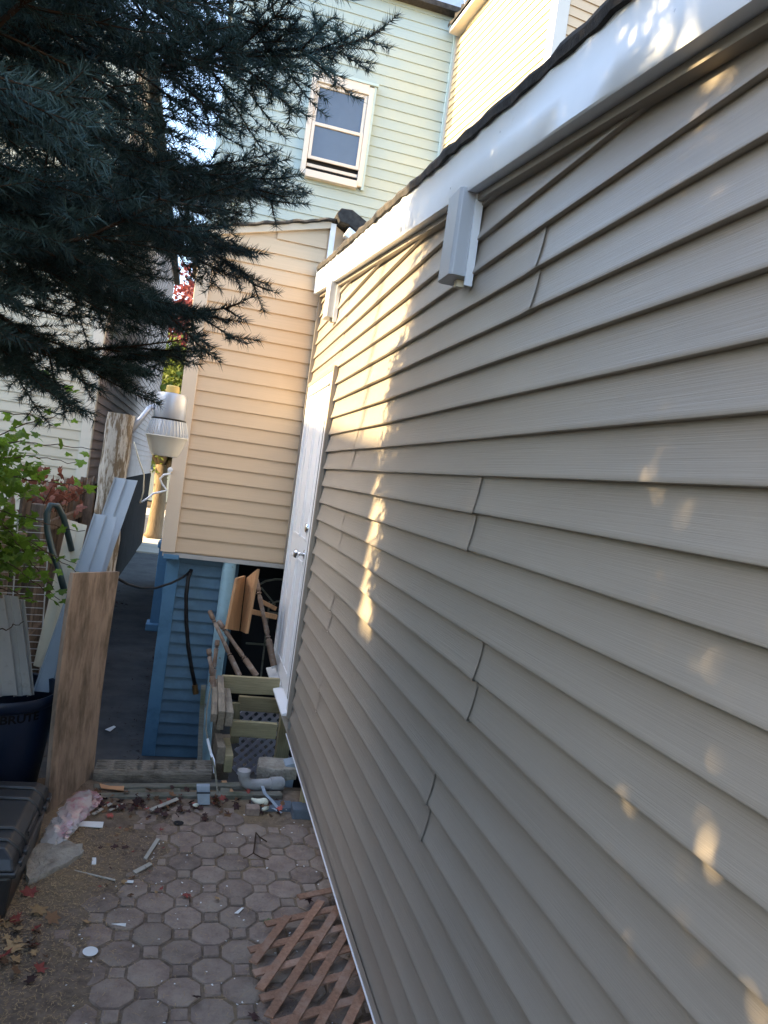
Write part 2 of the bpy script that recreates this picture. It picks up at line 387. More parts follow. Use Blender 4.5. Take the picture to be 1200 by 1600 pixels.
# fascia, its soffit return and the channel under it
XF = .672
def strip(name, material, pts_fn, y0, y1, n=40, **k):
    rows = [pts_fn(lerp(y0, y1, i/n)) for i in range(n+1)]
    return MB().grid(rows).build(name, material, house, recalc=False, **k)
FE = 5.555
def fasc(y):
    b = fz(y); wv = .0015*math.sin(y*3.1)+.001*math.sin(y*7.7)
    return [(XL+.05, y, b+.17), (XF-.004, y, b+.168), (XF-.004+wv*.5, y, b+.163), (XF+wv, y, b+.155), (XF+wv*1.5, y, b+.08), (XF+wv, y, b+.004), (XF+.002, y, b), (XL+.03, y, b+.002)]
fa = strip('fascia', 'white_alu', fasc, YN, FE, 60, smooth='auto')
MB().prism([(XF-.012, FE, fz(FE)-.006), (XF-.012, FE, fz(FE)+.17), (XL+.05, FE, fz(FE)+.17), (XL+.05, FE, fz(FE)-.006)], (0, .022, 0)).build('fascia_end_cap', 'white_alu', house, bevel=.002)
strip('soffit_channel', 'taupe_trim', lambda y: [(XL+.012, y, fz(y)-.001), (XL-.016, y, fz(y)-.001), (XL-.016, y, fz(y)-.022), (XL+.012, y, fz(y)-.024)], YN, FE, 4)
for k, (yy, s) in enumerate(((1.15, 0), (1.75, 0), (2.36, 0), (1.95, 1))):
    MB().lathe([(.003, 0), (.003, .0012)], (XF+.0008, yy, fz(yy)+(.075, .09, .05, .11)[k]), (-1, 0, 0), 8).build('nail_head', 'galv', house)
# roof deck and the ragged rolled roofing that laps over the fascia
rows = []
for i in range(120):
    y = lerp(YN, FE+.02, i/119); b = fz(y)+.168
    dr = .012+.010*abs(math.sin(y*9.3))*abs(math.sin(y*23.1+1))+.006*math.sin(y*41)
    out = .012+.003*math.sin(y*6.1)+.003*math.sin(y*29)
    rows.append([(XL+3.2, y, b+.20), (XL+.02, y, b+.034+.004*math.sin(y*17)), (XF-out, y, b+.026+.003*math.sin(y*13+1)+.002*math.sin(y*37)), (XF-out-.004, y, b+.014), (XF-out+.001, y, b-dr*.45), (XF-.004, y, b-dr*.5-.002), (XF+.002, y, b-.001)])
MB().grid(rows).build('roof', 'roofing', house, recalc=False)
# aluminium-wrapped bracket blocks under the fascia
for yy in (2.235, 4.80):
    z1 = fz(yy)+.004; h = .262 if yy < 3 else .235
    m = MB(); m.prism([(XF-.020, yy-.052, 0), (XF-.020, yy+.052, 0), (XF-.006, yy+.066, 0), (XL-.004, yy+.066, 0), (XL-.004, yy-.060, 0), (XF-.010, yy-.060, 0)], (0, 0, h))
    for v in m.v: v.z += z1-h+(v.x-XF)*.0
    o = m.build('bracket_block', 'bracket', house, bevel=.002)
    MB().box(XL-.020, XL+.004, yy-.070, yy-.0605, z1-h-.028, z1-.012).build('bracket_flange', 'white_alu', o)
    MB().box(XL-.03, XL-.006, yy-.022, yy+.004, z1-h-.022, z1-h-.001).build('bracket_clip', 'vinyl_cream', o)
# corner channel where the wing meets the beige bay
MB().box(XL-.018, XL+.012, 5.562, 5.60, 1.05, fz(5.6)+.02).build('corner_channel', 'taupe_trim', house, bevel=.002)
# door: casing, jamb, slab, hardware, sill
y0, y1, z0, z1 = DOOR
fr = MB()
fr.box(XL-.016, XL+.012, y0, y0+.055, z0+.02, z1)
fr.box(XL-.016, XL+.012, y1-.055, y1, z0+.02, z1)
fr.box(XL-.016, XL+.012, y0+.055, y1-.055, z1-.065, z1)
fr.box(XL+.012, XL+.09, y0+.035, y0+.052, z0+.02, z1-.05)
fr.box(XL+.012, XL+.09, y1-.052, y1-.035, z0+.02, z1-.05)
fr.box(XL+.012, XL+.09, y0+.055, y1-.055, z1-.062, z1-.047)
frame = fr.build('door_frame', 'white_paint', house, bevel=.003)
MB().box(XL-.003, XL+.012, y0+.0555, y0+.07, z0+.05, z1-.07).build('brickmould', 'white_paint', frame, bevel=.002)
MB().box(XL-.004, XL+.012, y1-.07, y1-.0555, z0+.05, z1-.07).build('brickmould', 'white_paint', frame, bevel=.002)
m = MB(); m.prism([(XL-.05, y0-.01, z0-.002), (XL-.05, y0-.01, z0+.012), (XL+.09, y0-.01, z0+.045), (XL+.09, y0-.01, z0-.002)], (0, y1-y0+.02, 0))
m.build('sill', 'white_paint', frame, bevel=.003)
MB().box(XL-.019, XL+.008, y0-.03, y0-.0015, z0-.01, z1+.03).build('door_channel', 'taupe_trim', house, bevel=.002)
MB().box(XL-.020, XL+.008, y0-.0015, y1, z1+.002, z1+.03).build('head_channel', 'taupe_trim', house, bevel=.002)
MB().box(XL+.001, XL+.012, y0+.071, y0+.188, z0+.05, z1-.07).build('gap_shade_strip', 'rubber', frame)  # dark strip painted in for the shadow in the gap beside the slab
sl = MB().box(XL-.001, XL+.045, y0+.190, y1-.0705, z0+.05, z1-.064).build('door', 'white_paint', house, bevel=.002)
for pz0, pz1 in ((.12, .85), (1.0, 1.85)):
    for py0, py1 in ((.19, .42), (.50, .76)):
        m = MB(); a0, a1, b0, b1 = y0+.085+py0, y0+.085+py1, z0+.05+pz0, z0+.05+pz1
        for (p, q) in (((a0, b0), (a1, b0)), ((a1, b0), (a1, b1)), ((a1, b1), (a0, b1)), ((a0, b1), (a0, b0))):
            m.bar((XL-.002, p[0], p[1]), (XL-.002, q[0], q[1]), .014, .008, up=(1, 0, 0))
        m.build('door_moulding', 'white_paint', sl)
hy = y0+.250
m = MB(); m.lathe([(.03, 0), (.03, .006), (.012, .01), (.011, .03), (.026, .042), (.030, .055), (.024, .068), (.0, .07)], (XL-.001, hy, 1.22), (-1, 0, 0), 16)
m.build('knob', 'chrome', sl, smooth='auto')
m = MB(); m.lathe([(.031, 0), (.031, .012), (.026, .018), (.0, .019)], (XL-.001, hy, 1.39), (-1, 0, 0), 16); m.build('deadbolt', 'chrome', sl, smooth='auto')
# crawl space: posts, sill beam and a dark back
MB().box(XL+.03, XL+.075, YN, DOOR[0], .125, .168).build('sill_beam', 'treated_x', house)
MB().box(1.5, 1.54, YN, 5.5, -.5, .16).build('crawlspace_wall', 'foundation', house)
for yy, xx, zb in ((3.78, .765, -.03), (1.2, .80, -.03), (4.95, .775, -.5)):
    MB().box(xx-.035, xx+.05, yy-.042, yy+.042, zb, .125).build('support_post', 'treated_z', house, bevel=.004)
MB().box(XL+.075, XL+.12, DOOR[0], 5.56, -.02, .24).build('rim_joist', 'treated_x', house)
MB().box(XL+.0, XL+.07, DOOR[0], 5.56, .15, .258).build('band_board', 'vinyl_grey', house)
MB().box(XL+.2, 3.6, 5.2, 5.56, -.5, 2.6).build('inner_wall', 'dark', house)
MB().box(3.6, 3.7, YN, 5.6, -.5, 2.55).build('rear_wall', 'taupe_trim', house)

# ================================================================== generic lap siding for the other houses
def planks(parent, o, u, n, length, z0, z1, e, material, name='siding_plank', top=None, thick=.014):
    """courses from z0 up to z1; o = start of the wall line at the sheathing plane, u along, n outwards; top(s) limits the height"""
    u, n, o = Vector(u).normalized(), Vector(n).normalized(), Vector(o); src = None; k = 0
    z = z0
    while z < z1-.01:
        a, b = 0, length
        if top:
            ss = [length*i/60 for i in range(61)]; ok = [s for s in ss if top(s) > z+e*.8]
            if not ok: z += e; continue
            a, b = min(ok), max(ok)
        full = (a == 0 and b == length)
        if full and src:
            add_copy(src, o+Vector((0, 0, z)), parent); z += e; continue
        prof = [(0, e), (.003, e), (thick*.75, e*.35), (thick, .004), (thick, 0), (.002, -.001)]
        P = [o+u*a+n*p+Vector((0, 0, z+q)) for p, q in prof]
        ob = MB().prism(P, u*(b-a)).build(name, material, parent, origin=tuple(o+Vector((0, 0, z))))
        if full: src = ob
        z += e

# ------------------------------------------------------------------ beige bay over the blue lower storey
bay = empty('house', (.3, 6.2, -.5), 'beige upper storey overhanging a blue painted ground floor beside the alley', 'house')
BY = 5.62
def rooft(s): return 3.375+(s)*.272          # rake over the bay, s from the left edge
planks(bay, (-.10, BY+.014, 0), (1, 0, 0), (0, -1, 0), .815, 1.045, 3.75, .1075, 'beige', top=lambda s: rooft(s+.08)-.02)
MB().box(-.185, -.085, BY-.012, BY+.09, 1.035, 3.38).build('corner_trim', 'beige_trim', bay, bevel=.003)
MB().prism([(-.10, BY+.0145, 1.035), (-.10, BY+.0145, 3.40), (.76, BY+.0145, 3.60), (.76, BY+.0145, 1.035)], (0, .1, 0)).build('wall', 'beige', bay)
MB().box(-.165, -.0855, BY+.09, 9.5, 1.035, 3.36).build('side_wall', 'beige', bay)
MB().box(-.17, .95, BY+.0, BY+.9, 1.002, 1.034).build('soffit', 'vinyl_grey', bay)
m = MB(); m.bar((-.19, BY-.002, rooft(0)-.035), (.735, BY-.002, rooft(.92)-.035), .030, .05); m.build('rake_trim', 'beige_trim', bay, bevel=.002)
rows = []
for i in range(40):
    x = lerp(-.26, .755, i/39); z = rooft(x+.18)+.004*math.sin(x*31)+.003*math.sin(x*57)
    rows.append([(x, BY+1.6, z+.02), (x, BY-.035, z+.012), (x, BY-.042-.006*math.sin(x*40), z-.004), (x, BY-.02, z-.012)])
MB().grid(rows).build('roof', 'roofing', bay, recalc=False)
# ridge end above the wing's roof: corner post, dark roofing falling to the right, gutter below it
MB().box(.725, .765, BY-.02, BY+.03, 2.9, 3.60).build('corner_post', 'white_paint', bay, bevel=.002)
MB().prism([(.765, BY+.02, 2.95), (.765, BY+.02, 3.60), (1.35, BY+.02, 3.28), (1.35, BY+.02, 2.9)], (0, .05, 0)).build('gable_wall', 'beige', bay)
m = MB(); m.prism([(.745, BY-.09, 3.655), (.775, BY-.09, 3.70), (.86, BY-.09, 3.705), (1.40, BY-.09, 3.42), (1.40, BY-.09, 3.30), (.84, BY-.09, 3.595), (.775, BY-.09, 3.60)], (0, .4, 0))
m.build('roof_cap', 'roofing', bay, bevel=.006)
m = MB(); m.bar((.835, BY-.055, 3.545), (1.3, BY-.055, 3.30), .07, .075); g = m.build('rake_gutter', 'white_paint', bay, bevel=.006)
for k in range(4):
    x = .87+.07*k; MB().bar((x, BY-.0915, 3.56-.527*(x-.835)), (x, BY-.0915, 3.50-.527*(x-.835)), .006, .004, up=(0, 1, 0)).build('rib', 'white_paint', g)
# blue lower storey
BL = 5.70
planks(bay, (-.045, BL+.014, 0), (1, 0, 0), (0, -1, 0), .385, -.50, .97, .0858, 'blue', thick=.021)
MB().box(-.05, .34, BL+.0145, BL+.12, -.5, 1.0).build('lower_wall', 'blue', bay)
MB().box(-.135, -.042, BL-.012, BL+.09, -.5, 1.0).build('corner_board', 'blue_trim', bay, bevel=.003)
MB().box(-.13, -.045, BL+.09, 9.5, -.5, 1.0).build('side_wall', 'blue', bay)
pil = MB().box(-.235, -.13, 6.75, 6.86, .27, 1.0).build('pilaster', 'blue_trim', bay, bevel=.004)
MB().box(-.265, -.13, 6.70, 6.90, .205, .268).build('pilaster_base', 'blue_trim', pil, bevel=.008)
MB().box(-.25, -.13, 6.73, 6.88, .93, .985).build('pilaster_cap', 'blue_trim', pil, bevel=.006)
m = MB(); m.box(-.16, -.05, BY-.01, BY+.06, .985, 1.02); m.build('ledge', 'blue_trim', bay, bevel=.004)
m = MB(); m.tube([(.318, 5.66, -.5), (.318, 5.66, 1.0)], .050, 20); m.build('porch_post', 'post_blue', bay, smooth='auto')
# recess behind the post: dark back wall with an old arched window leaning in it
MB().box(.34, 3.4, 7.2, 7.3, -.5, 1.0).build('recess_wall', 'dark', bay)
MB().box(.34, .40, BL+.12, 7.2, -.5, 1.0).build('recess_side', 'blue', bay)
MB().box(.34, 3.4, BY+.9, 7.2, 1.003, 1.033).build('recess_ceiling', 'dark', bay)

# ------------------------------------------------------------------ mint house behind
mint = empty('house', (1, 9.8, -.5), 'tall mint green house with a small sash window behind the bay', 'house')
GY = 8.80
planks(mint, (-.20, GY+.014, 0), (1, 0, 0), (0, -1, 0), 2.50, 2.6, 7.35, .118, 'mint')
MB().box(-.21, 2.36, GY+.0145, 14, -.5, 7.36).build('wall', 'mint', mint)
MB().box(2.29, 2.375, GY-.02, GY+.06, 2.6, 7.20).build('corner_trim', 'mint_trim', mint, bevel=.003)
MB().box(2.315, 2.377, GY-.024, GY-.0205, 2.6, 7.18).build('corner_edge', 'cream_trim', mint)
MB().box(-.26, -.195, GY-.02, GY+.06, 2.6, 7.36).build('corner_trim', 'mint_trim', mint, bevel=.003)
MB().prism([(-.35, GY-.12, 7.37), (-.35, GY-.12, 7.43), (2.44, GY-.12, 7.43), (2.44, GY-.12, 7.37)], (0, 5.3, 0)).build('roof', 'roofing', mint)
m = MB(); m.box(2.33, 2.45, GY-.10, GY+.02, 7.15, 7.62); m.build('gutter_end', 'galv', mint, bevel=.01)
MB().box(-.35, 2.33, GY-.09, GY-.015, 7.44, 7.60).build('gutter', 'galv', mint, bevel=.01)
# window: casing proud of the planks, two sashes, glass, dark room behind
wx0, wx1, wz0, wz1 = .70, 1.42, 5.15, 6.29
win = MB(); yb = GY-.055
win.box(wx0, wx0+.055, yb, GY+.013, wz0, wz1); win.box(wx1-.055, wx1, yb, GY+.013, wz0, wz1)
win.box(wx0+.055, wx1-.055, yb, GY+.013, wz1-.09, wz1+.02); win.box(wx0+.055, wx1-.055, yb-.02, GY+.013, wz0-.03, wz0+.05)
wn = win.build('window', 'cream_trim', mint, bevel=.004)
MB().box(wx0-.045, wx1+.045, yb-.012, GY-.005, wz1+.021, wz1+.05).build('head_trim', 'mint_trim', wn)
MB().box(wx1+.0005, wx1+.03, yb+.008, GY-.003, wz0-.03, wz1+.02).build('side_trim', 'mint_trim', wn)
def sash(a0, a1, b0, b1, y):
    m = MB(); t = .035
    m.box(a0, a0+t, y-.02, y, b0, b1); m.box(a1-t, a1, y-.02, y, b0, b1); m.box(a0+t, a1-t, y-.02, y, b0, b0+t); m.box(a0+t, a1-t, y-.02, y, b1-t, b1)
    s = m.build('sash', 'cream_trim', wn, bevel=.002)
zm = 5.70
sash(wx0+.06, wx1-.06, zm-.02, wz1-.095, GY-.012); sash(wx0+.06, wx1-.06, wz0+.18, zm+.05, GY-.034)
MB().box(wx0+.09, wx1-.09, GY-.014, GY-.010, zm, wz1-.12).build('pane', 'glass', wn)
MB().box(wx0+.09, wx1-.09, GY-.036, GY-.032, wz0+.2, zm+.02).build('pane', 'glass', wn)
MB().box(wx0+.061, wx1-.061, GY-.030, GY-.012, wz0+.10, wz0+.135).build('screen_rail', 'cream_trim', wn, bevel=.002)
MB().box(wx0+.056, wx1-.056, GY-.008, GY-.004, wz0+.051, wz1-.091).build('opening', 'room', wn)

# ------------------------------------------------------------------ cream house on the right, sunlit side
yel = empty('house', (4, 9.5, -.5), 'sunlit cream house with white corner boards rising above the wing roof', 'house')
f0 = Vector((2.335, 8.74, 0)); dn = Vector((.1217, -.9926, 0)); nn = Vector((-.9926, -.1217, 0)); LN = 2.30
topz = lambda s: 7.13+.06*s
planks(yel, f0, dn, nn, LN, 3.6, 7.3, .0895, 'cream', top=lambda s: topz(s)+.02)
cn = f0+dn*LN; ru = Vector((.9926, .1217, 0))
P = [f0-nn*.01, cn-nn*.01, cn-nn*.01+ru*4, f0-nn*.01+ru*4]
m = MB(); m.add([p+Vector((0, 0, -.5)) for p in P]+[P[0]+Vector((0, 0, topz(0))), P[1]+Vector((0, 0, topz(LN))), P[2]+Vector((0, 0, topz(LN)+1.2)), P[3]+Vector((0, 0, topz(0)+1.2))],
          [(0, 3, 2, 1), (4, 5, 6, 7), (0, 1, 5, 4), (1, 2, 6, 5), (2, 3, 7, 6), (3, 0, 4, 7)]); m.build('wall', 'cream', yel)
m = MB(); m.prism([cn+nn*.03+dn*.02, cn+nn*.03-dn*.10, cn-nn*.10-dn*.10, cn-nn*.10+dn*.02], (0, 0, topz(LN)-3.5)); 
for v in m.v: v.z += 3.5
m.build('corner_board', 'cream_trim', yel, bevel=.004)
planks(yel, cn+ru*.10+dn*.0, ru, dn, 2.2, 3.6, 7.6, .0895, 'beige')
m = MB(); rk = [f0-dn*0+Vector((0, 0, topz(0))), f0+dn*(LN+.25)+Vector((0, 0, topz(LN+.25)))]
m.bar(rk[0]+nn*.06+Vector((0, 0, .03)), rk[1]+nn*.06+Vector((0, 0, .03)), .14, .06); m.build('eave_trim', 'cream_trim', yel)
rows = []
for i in range(50):
    s = lerp(0, LN+.3, i/49); p = f0+dn*s+Vector((0, 0, topz(s)+.065))
    j = .008*math.sin(s*37)+.006*math.sin(s*71)
    rows.append([p+nn*.15+Vector((0, 0, -.01)), p+nn*(.16+j)+Vector((0, 0, .02+j)), p-nn*2.2+Vector((0, 0, 1.0))])
MB().grid(rows).build('roof', 'roofing', yel, recalc=False)

# ------------------------------------------------------------------ pale house on the left of the alley
pale = empty('house', (-4, 12, -.5), 'pale cream house with a dark foundation on the far side of the alley', 'house')
LX, LY = -1.137, 8.5
planks(pale, (LX-.09, LY+.014, 0), (-1, 0, 0), (0, -1, 0), 5.0, .55, 3.85, .1016, 'pale')
planks(pale, (LX-.014, LY+.09, 0), (0, 1, 0), (1, 0, 0), 11.2, 1.30, 6.1, .1016, 'mauve')
MB().box(LX-.10, LX+.012, LY-.012, LY+.10, .45, 6.1).build('corner_board', 'pale_trim', pale, bevel=.003)
MB().box(LX-7, LX-.0145, LY+.0145, LY+11.3, -.5, 6.1).build('wall', 'pale', pale)
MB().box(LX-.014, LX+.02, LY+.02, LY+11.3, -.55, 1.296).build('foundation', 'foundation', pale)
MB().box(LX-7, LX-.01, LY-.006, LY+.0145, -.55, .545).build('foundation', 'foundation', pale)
MB().box(LX-7.2, LX+.12, LY+.3, LY+11.5, 6.101, 6.2).build('roof', 'roofing', pale)
ev = MB().box(LX-6, LX-.45, LY-.42, LY+.013, 4.02, 4.26).build('eave', 'pale_trim', pale, bevel=.004)
MB().box(LX-6, LX-.43, LY-.46, LY-.421, 4.20, 4.30).build('eave_gutter', 'white_paint', ev, bevel=.01)

# house across the yards to the left, out of the picture: its roof shades the lower part of the wing
far = empty('house', (-11.5, 9, -.5), 'white gabled house standing across the neighbouring yards', 'house')
ct, st_ = math.cos(SUN_AZ), math.sin(SUN_AZ)
HX = -9.2
def shade_top(y_wall, z_wall):   # the roof point that shades (XL, y_wall, z_wall)
    L = (XL-HX)/ct; return Vector((HX, y_wall+L*st_, z_wall+L*math.tan(SUN_EL)))
a = shade_top(3.09, 1.90); b = shade_top(6.2, 2.20)
hb = Vector((HX, b.y+8, b.z))
m = MB(); m.add([(HX, a.y, -.5), (HX, hb.y, -.5), (HX-6, hb.y, -.5), (HX-6, a.y, -.5), (HX, a.y, a.z), (HX, b.y, b.z), (HX, hb.y, b.z), (HX-6, hb.y, b.z), (HX-6, a.y, a.z)],
            [(0, 1, 6, 5, 4), (1, 2, 7, 6), (2, 3, 8, 7), (3, 0, 4, 8), (4, 5, 6, 7, 8), (0, 3, 2, 1)]); m.build('wall', 'pale', far)
MB().box(HX-6.2, HX+.0, a.y+.02, hb.y, a.z-.12, a.z-.02).build('roof', 'roofing', far)
for k in range(3):
    f_ = MB().box(HX+.001, HX+.06, a.y+1+2.2*k, a.y+2+2.2*k, 3.4, 4.9).build('window', 'cream_trim', far)
    MB().box(HX+.061, HX+.064, a.y+1.08+2.2*k, a.y+1.92+2.2*k, 3.48, 4.82).build('pane', 'glass', f_)

sun_block = empty('house', (-12, 1, -.5), 'unseen pale block with a low side part, added to shade the near wall', 'house')  # added out of view, sized only to keep sun off the near wall
a2 = shade_top(2.82, 2.45); a3 = shade_top(1.18, .72)
MB().box(HX-6, HX, a3.y, a2.y, -.5, a2.z).build('wall', 'pale', sun_block)
MB().box(HX-6.1, HX+.02, a3.y-.02, a2.y, a2.z+.001, a2.z+.06).build('roof', 'roofing', sun_block)
MB().box(HX-6, HX, a3.y-8, a3.y-.001, -.5, a3.z).build('sun_block_low', 'pale', sun_block)
MB().box(HX-6.1, HX+.02, a3.y-8, a3.y-.021, a3.z+.001, a3.z+.06).build('sun_block_low_top', 'roofing', sun_block)
a4 = shade_top(2.9, 1.30)
MB().box(HX-4, HX-.3, a2.y+.001, a.y-.001, -.5, a4.z).build('sun_block_gap', 'pale', sun_block)  # unseen infill added to stop the low streak of sun
up_ = shade_top(3.52, 0); MB().tube([(HX+1.2, up_.y-.05, -.5), (HX+1.2, up_.y-.05, 9.0)], .022, 10).build('utility_pole', 'bark', label='slim wooden utility pole in the neighbouring yard', cat='pole')
for k in range(2):  # windows put on the added sun blocker
    f_ = MB().box(HX+.001, HX+.06, a3.y+.5, a3.y+1.3, 1.2+2.6*k, 2.6+2.6*k).build('window', 'cream_trim', sun_block)
    MB().box(HX+.061, HX+.064, a3.y+.57, a3.y+1.23, 1.27+2.6*k, 2.53+2.6*k).build('pane', 'glass', f_)

# ================================================================== SPRUCE
def unit(a): return a/np.maximum(np.linalg.norm(a, axis=-1, keepdims=True), 1e-9)
def spruce(base, height, zlow, rad_fn, seed, label, dens=420, nlen=.027, nw=.0017, step=.075, whorl=.17, mat_n='needle', ter=True):
    rg = np.random.default_rng(seed); bx, by, bz = base
    root = empty('spruce_tree', base, label, 'tree')
    tr = MB(); tr.tube([(bx+.015*math.sin(z*2), by+.015*math.cos(z*1.7), z) for z in np.linspace(bz, height, 14)], [max(.008, .12*(1-(z-bz)/(height-bz))**.9) for z in np.linspace(bz, height, 14)], 12)
    tr.build('trunk', 'bark', root, smooth=True)
    S = []            # needle segments: p, q, density factor
    T = []            # twig segments: p, q, r0, r1
    z = zlow; az0 = 0
    while z < height-.15:
        nb = 7 if z < height*.75 else 5; az0 += 1.1
        for b in range(nb):
            az = az0+2*math.pi*b/nb+rg.uniform(-.25, .25); Lb = rad_fn(z, az)*rg.uniform(.90, 1.03)
            if Lb < .12: continue
            d = np.array([math.cos(az), math.sin(az), 0]); sd = np.array([-d[1], d[0], 0]); zz = z+rg.uniform(-.07, .07)
            dr = rg.uniform(.10, .24); upt = rg.uniform(.05, .16); curl = rg.uniform(-.12, .12)
            def pos(s): return np.array([bx, by, zz])+d*(Lb*s)+sd*(curl*Lb*s*s)+np.array([0, 0, Lb*(-dr*s+upt*s**3+.04*math.sin(s*9+b))])
            n = max(3, int(Lb/step)); pts = [pos(i/n) for i in range(n+1)]
            for i in range(n):
                s = i/n; r0 = .014*(1-s)*(Lb/1.3)+.0025; T.append((pts[i], pts[i+1], r0, r0*.9))
                if s > .45: S.append((pts[i], pts[i+1], 1.0))
            for i in range(1, n+1):
                s = i/n
                if s < .16: continue
                ax = unit(pts[i]-pts[i-1])
                for sg in (-1, 1):
                    ll = (.14+.52*Lb*(1-s)**.8*min(1, s*2.6))*rg.uniform(.65, 1.1)
                    ang = rg.uniform(.75, 1.05); dv = unit(ax*math.cos(ang)+sd*sg*math.sin(ang)+np.array([0, 0, rg.uniform(-.32, .12)]))
                    m = max(2, int(ll/.06)); p = pts[i]; prev = p
                    for k in range(1, m+1):
                        t = k/m; q = p+dv*(ll*t)+np.array([0, 0, -.10*ll*t*t+.10*ll*t**4])
                        T.append((prev, q, .0034*(1-t)+.0012, .0034*(1-t)+.0010)); S.append((prev, q, 1.0 if t > .3 else .55))
                        if ter and k < m+1 and ll > .16 and t > .22:
                            a2 = unit(q-prev); s2 = unit(np.cross(a2, np.array([0, 0, 1.])))
                            for g in (-1, 1):
                                if rg.random() < .34: continue
                                l3 = rg.uniform(.07, .16)*(1-.45*t)
                                v3 = unit(a2*.72+s2*g*.70+np.array([0, 0, rg.uniform(-.30, .18)]))
                                S.append((prev, prev+v3*l3, 1.0)); zz < 3.5 and nw < .01 and T.append((prev, prev+v3*l3, .0014, .0009))
                        prev = q
        z += whorl*rg.uniform(.85, 1.15)
    pass
    P = np.array([s[0] for s in S]); Q = np.array([s[1] for s in S]); W = np.array([s[2] for s in S])
    Lg = np.linalg.norm(Q-P, axis=1); hz = (P[:, 2]+Q[:, 2])/2; W = W*np.where(hz > 3.5, .2, 1.0); cnt = np.maximum(1, (Lg*dens*W).astype(int)); idx = np.repeat(np.arange(len(S)), cnt)
    N = len(idx); t = rg.random(N)[:, None]; ax = unit(Q-P)[idx]; pos = P[idx]*(1-t)+Q[idx]*t
    rv = rg.normal(size=(N, 3)); pr = unit(rv-ax*np.sum(rv*ax, 1)[:, None]); pr[:, 2] += .25; pr = unit(pr)
    th = rg.uniform(.65, 1.15, N)[:, None]; dv = unit(ax*np.cos(th)+pr*np.sin(th))
    ln = (nlen*rg.uniform(.7, 1.15, N))[:, None]; sdv = unit(np.cross(dv, rg.normal(size=(N, 3))))*nw*.5*np.where((pos[:, 2:3] > 3.5) & (nw < .01), 4.0, 1.0)
    V = np.empty((N*3, 3)); V[0::3] = pos-sdv; V[1::3] = pos+sdv; V[2::3] = pos+dv*ln
    fast_mesh('needles', V, np.arange(N*3).reshape(-1, 3), mat_n, root, kind='stuff', origin=base)
    a = np.array([t_[0] for t_ in T]); b = np.array([t_[1] for t_ in T]); r0 = np.array([t_[2] for t_ in T])[:, None]; r1 = np.array([t_[3] for t_ in T])[:, None]
    d = unit(b-a); e1 = unit(np.cross(d, np.array([.3, .2, .93]))); e2 = np.cross(d, e1); M_ = len(T); V = np.empty((M_, 6, 3))
    for k in range(3):
        c, s = math.cos(2.094*k), math.sin(2.094*k); V[:, k] = a+(e1*c+e2*s)*r0; V[:, 3+k] = b+(e1*c+e2*s)*r1
    tri = []
    for k in range(3):
        k2 = (k+1) % 3; tri += [[k, k2, 3+k2], [k, 3+k2, 3+k]]
    F = (np.array(tri)[None]+6*np.arange(M_)[:, None, None]).reshape(-1, 3)
    fast_mesh('branches', V.reshape(-1, 3), F, 'twig', root, kind='stuff', origin=base)
    return root
SPX, SPY = -1.02, 2.12
def rad_main(z, az):
    d = math.cos(az+.06)                              # towards the wing
    base = np.interp(z, [1.9, 2.05, 2.3, 2.65, 2.85, 3.0, 3.2, 3.5, 4.2, 5.2, 6.3], [.85, 1.05, 1.2, 1.35, 1.47, 1.45, 1.30, 1.27, 1.15, .75, .05])
    s = math.sin(az)
    k = 1.0 if d > .6 else (.80 if s > 0 else .78)
    if s > .25: k *= lerp(1, .92, min(1, (s-.25)/.5))
    r = base*k; c = math.cos(az)
    if c > .05:      # the side towards the wing is kept short of the wall
        lim = float(np.interp(z-.16, [1.8, 2.1, 2.25, 2.4, 2.6, 2.72, 2.85, 3.05, 3.4, 4.2], [-.15, -.03, .04, .06, .18, .24, -.04, -.22, -.28, -.4]))
        r = min(r, (lim-SPX)/max(.05, c-lim*s/SPY)/.97)
        if s < -.15 and z > 2.9: r = min(r, 1.0)
    return r
spruce((SPX, SPY, -.03), 6.4, 2.06, rad_main, 3, 'big blue-green spruce spreading its dark boughs over the paving', dens=900, nw=.0024, nlen=.031, whorl=.118)
# ================================================================== STREET TREES AT THE ALLEY'S END
def leaf_tree(name, base, th, tr, cc, cr, nclump, nleaf, lsize, lm, label, seed, bm='street_bark'):
    rg = np.random.default_rng(seed); root = empty(name, base, label, 'tree'); b = Vector(base); c = Vector(cc)
    t = MB(); t.tube([b, b+Vector((.02, 0, .12)), b+Vector((.05, 0, th*.5)), b+Vector((.0, .05, th))], [tr*1.35, tr*1.08, tr*.92, tr*.8], 14); t.build('trunk', bm, root, smooth=True)
    top = b+Vector((0, .05, th)); cl = []
    for k in range(nclump):
        v = Vector(rg.normal(size=3)); v.normalize(); v *= (.35+.65*rg.random()**.5); cl.append(c+Vector((v.x*cr[0], v.y*cr[1], v.z*cr[2])))
    l = MB()
    for p in cl[:10]:
        mid = top.lerp(p, .5)+Vector((rg.normal()*.1, rg.normal()*.1, .15)); l.tube([top-Vector((0, 0, .1)), mid, p], [tr*.45, tr*.25, .012], 6)
    l.build('limbs', bm, root, smooth=True)
    C = np.array([list(cl[i]) for i in rg.integers(0, nclump, nleaf)]); pos = C+rg.normal(size=(nleaf, 3))*np.array(cr)*.16
    a = unit(rg.normal(size=(nleaf, 3))); bb = unit(np.cross(a, rg.normal(size=(nleaf, 3)))); sz = (lsize*rg.uniform(.6, 1.2, nleaf))[:, None]
    V = np.stack([pos-a*sz*.5, pos+bb*sz*.38, pos+a*sz*.6, pos-bb*sz*.38], 1).reshape(-1, 3)
    i = 4*np.arange(nleaf)[:, None]; F = np.concatenate([i+np.array([[0, 1, 2]]), i+np.array([[0, 2, 3]])], 0)
    fast_mesh('crown', V, F, lm, root, kind='stuff', origin=base)
tb = AZ(245, 829, -.47)
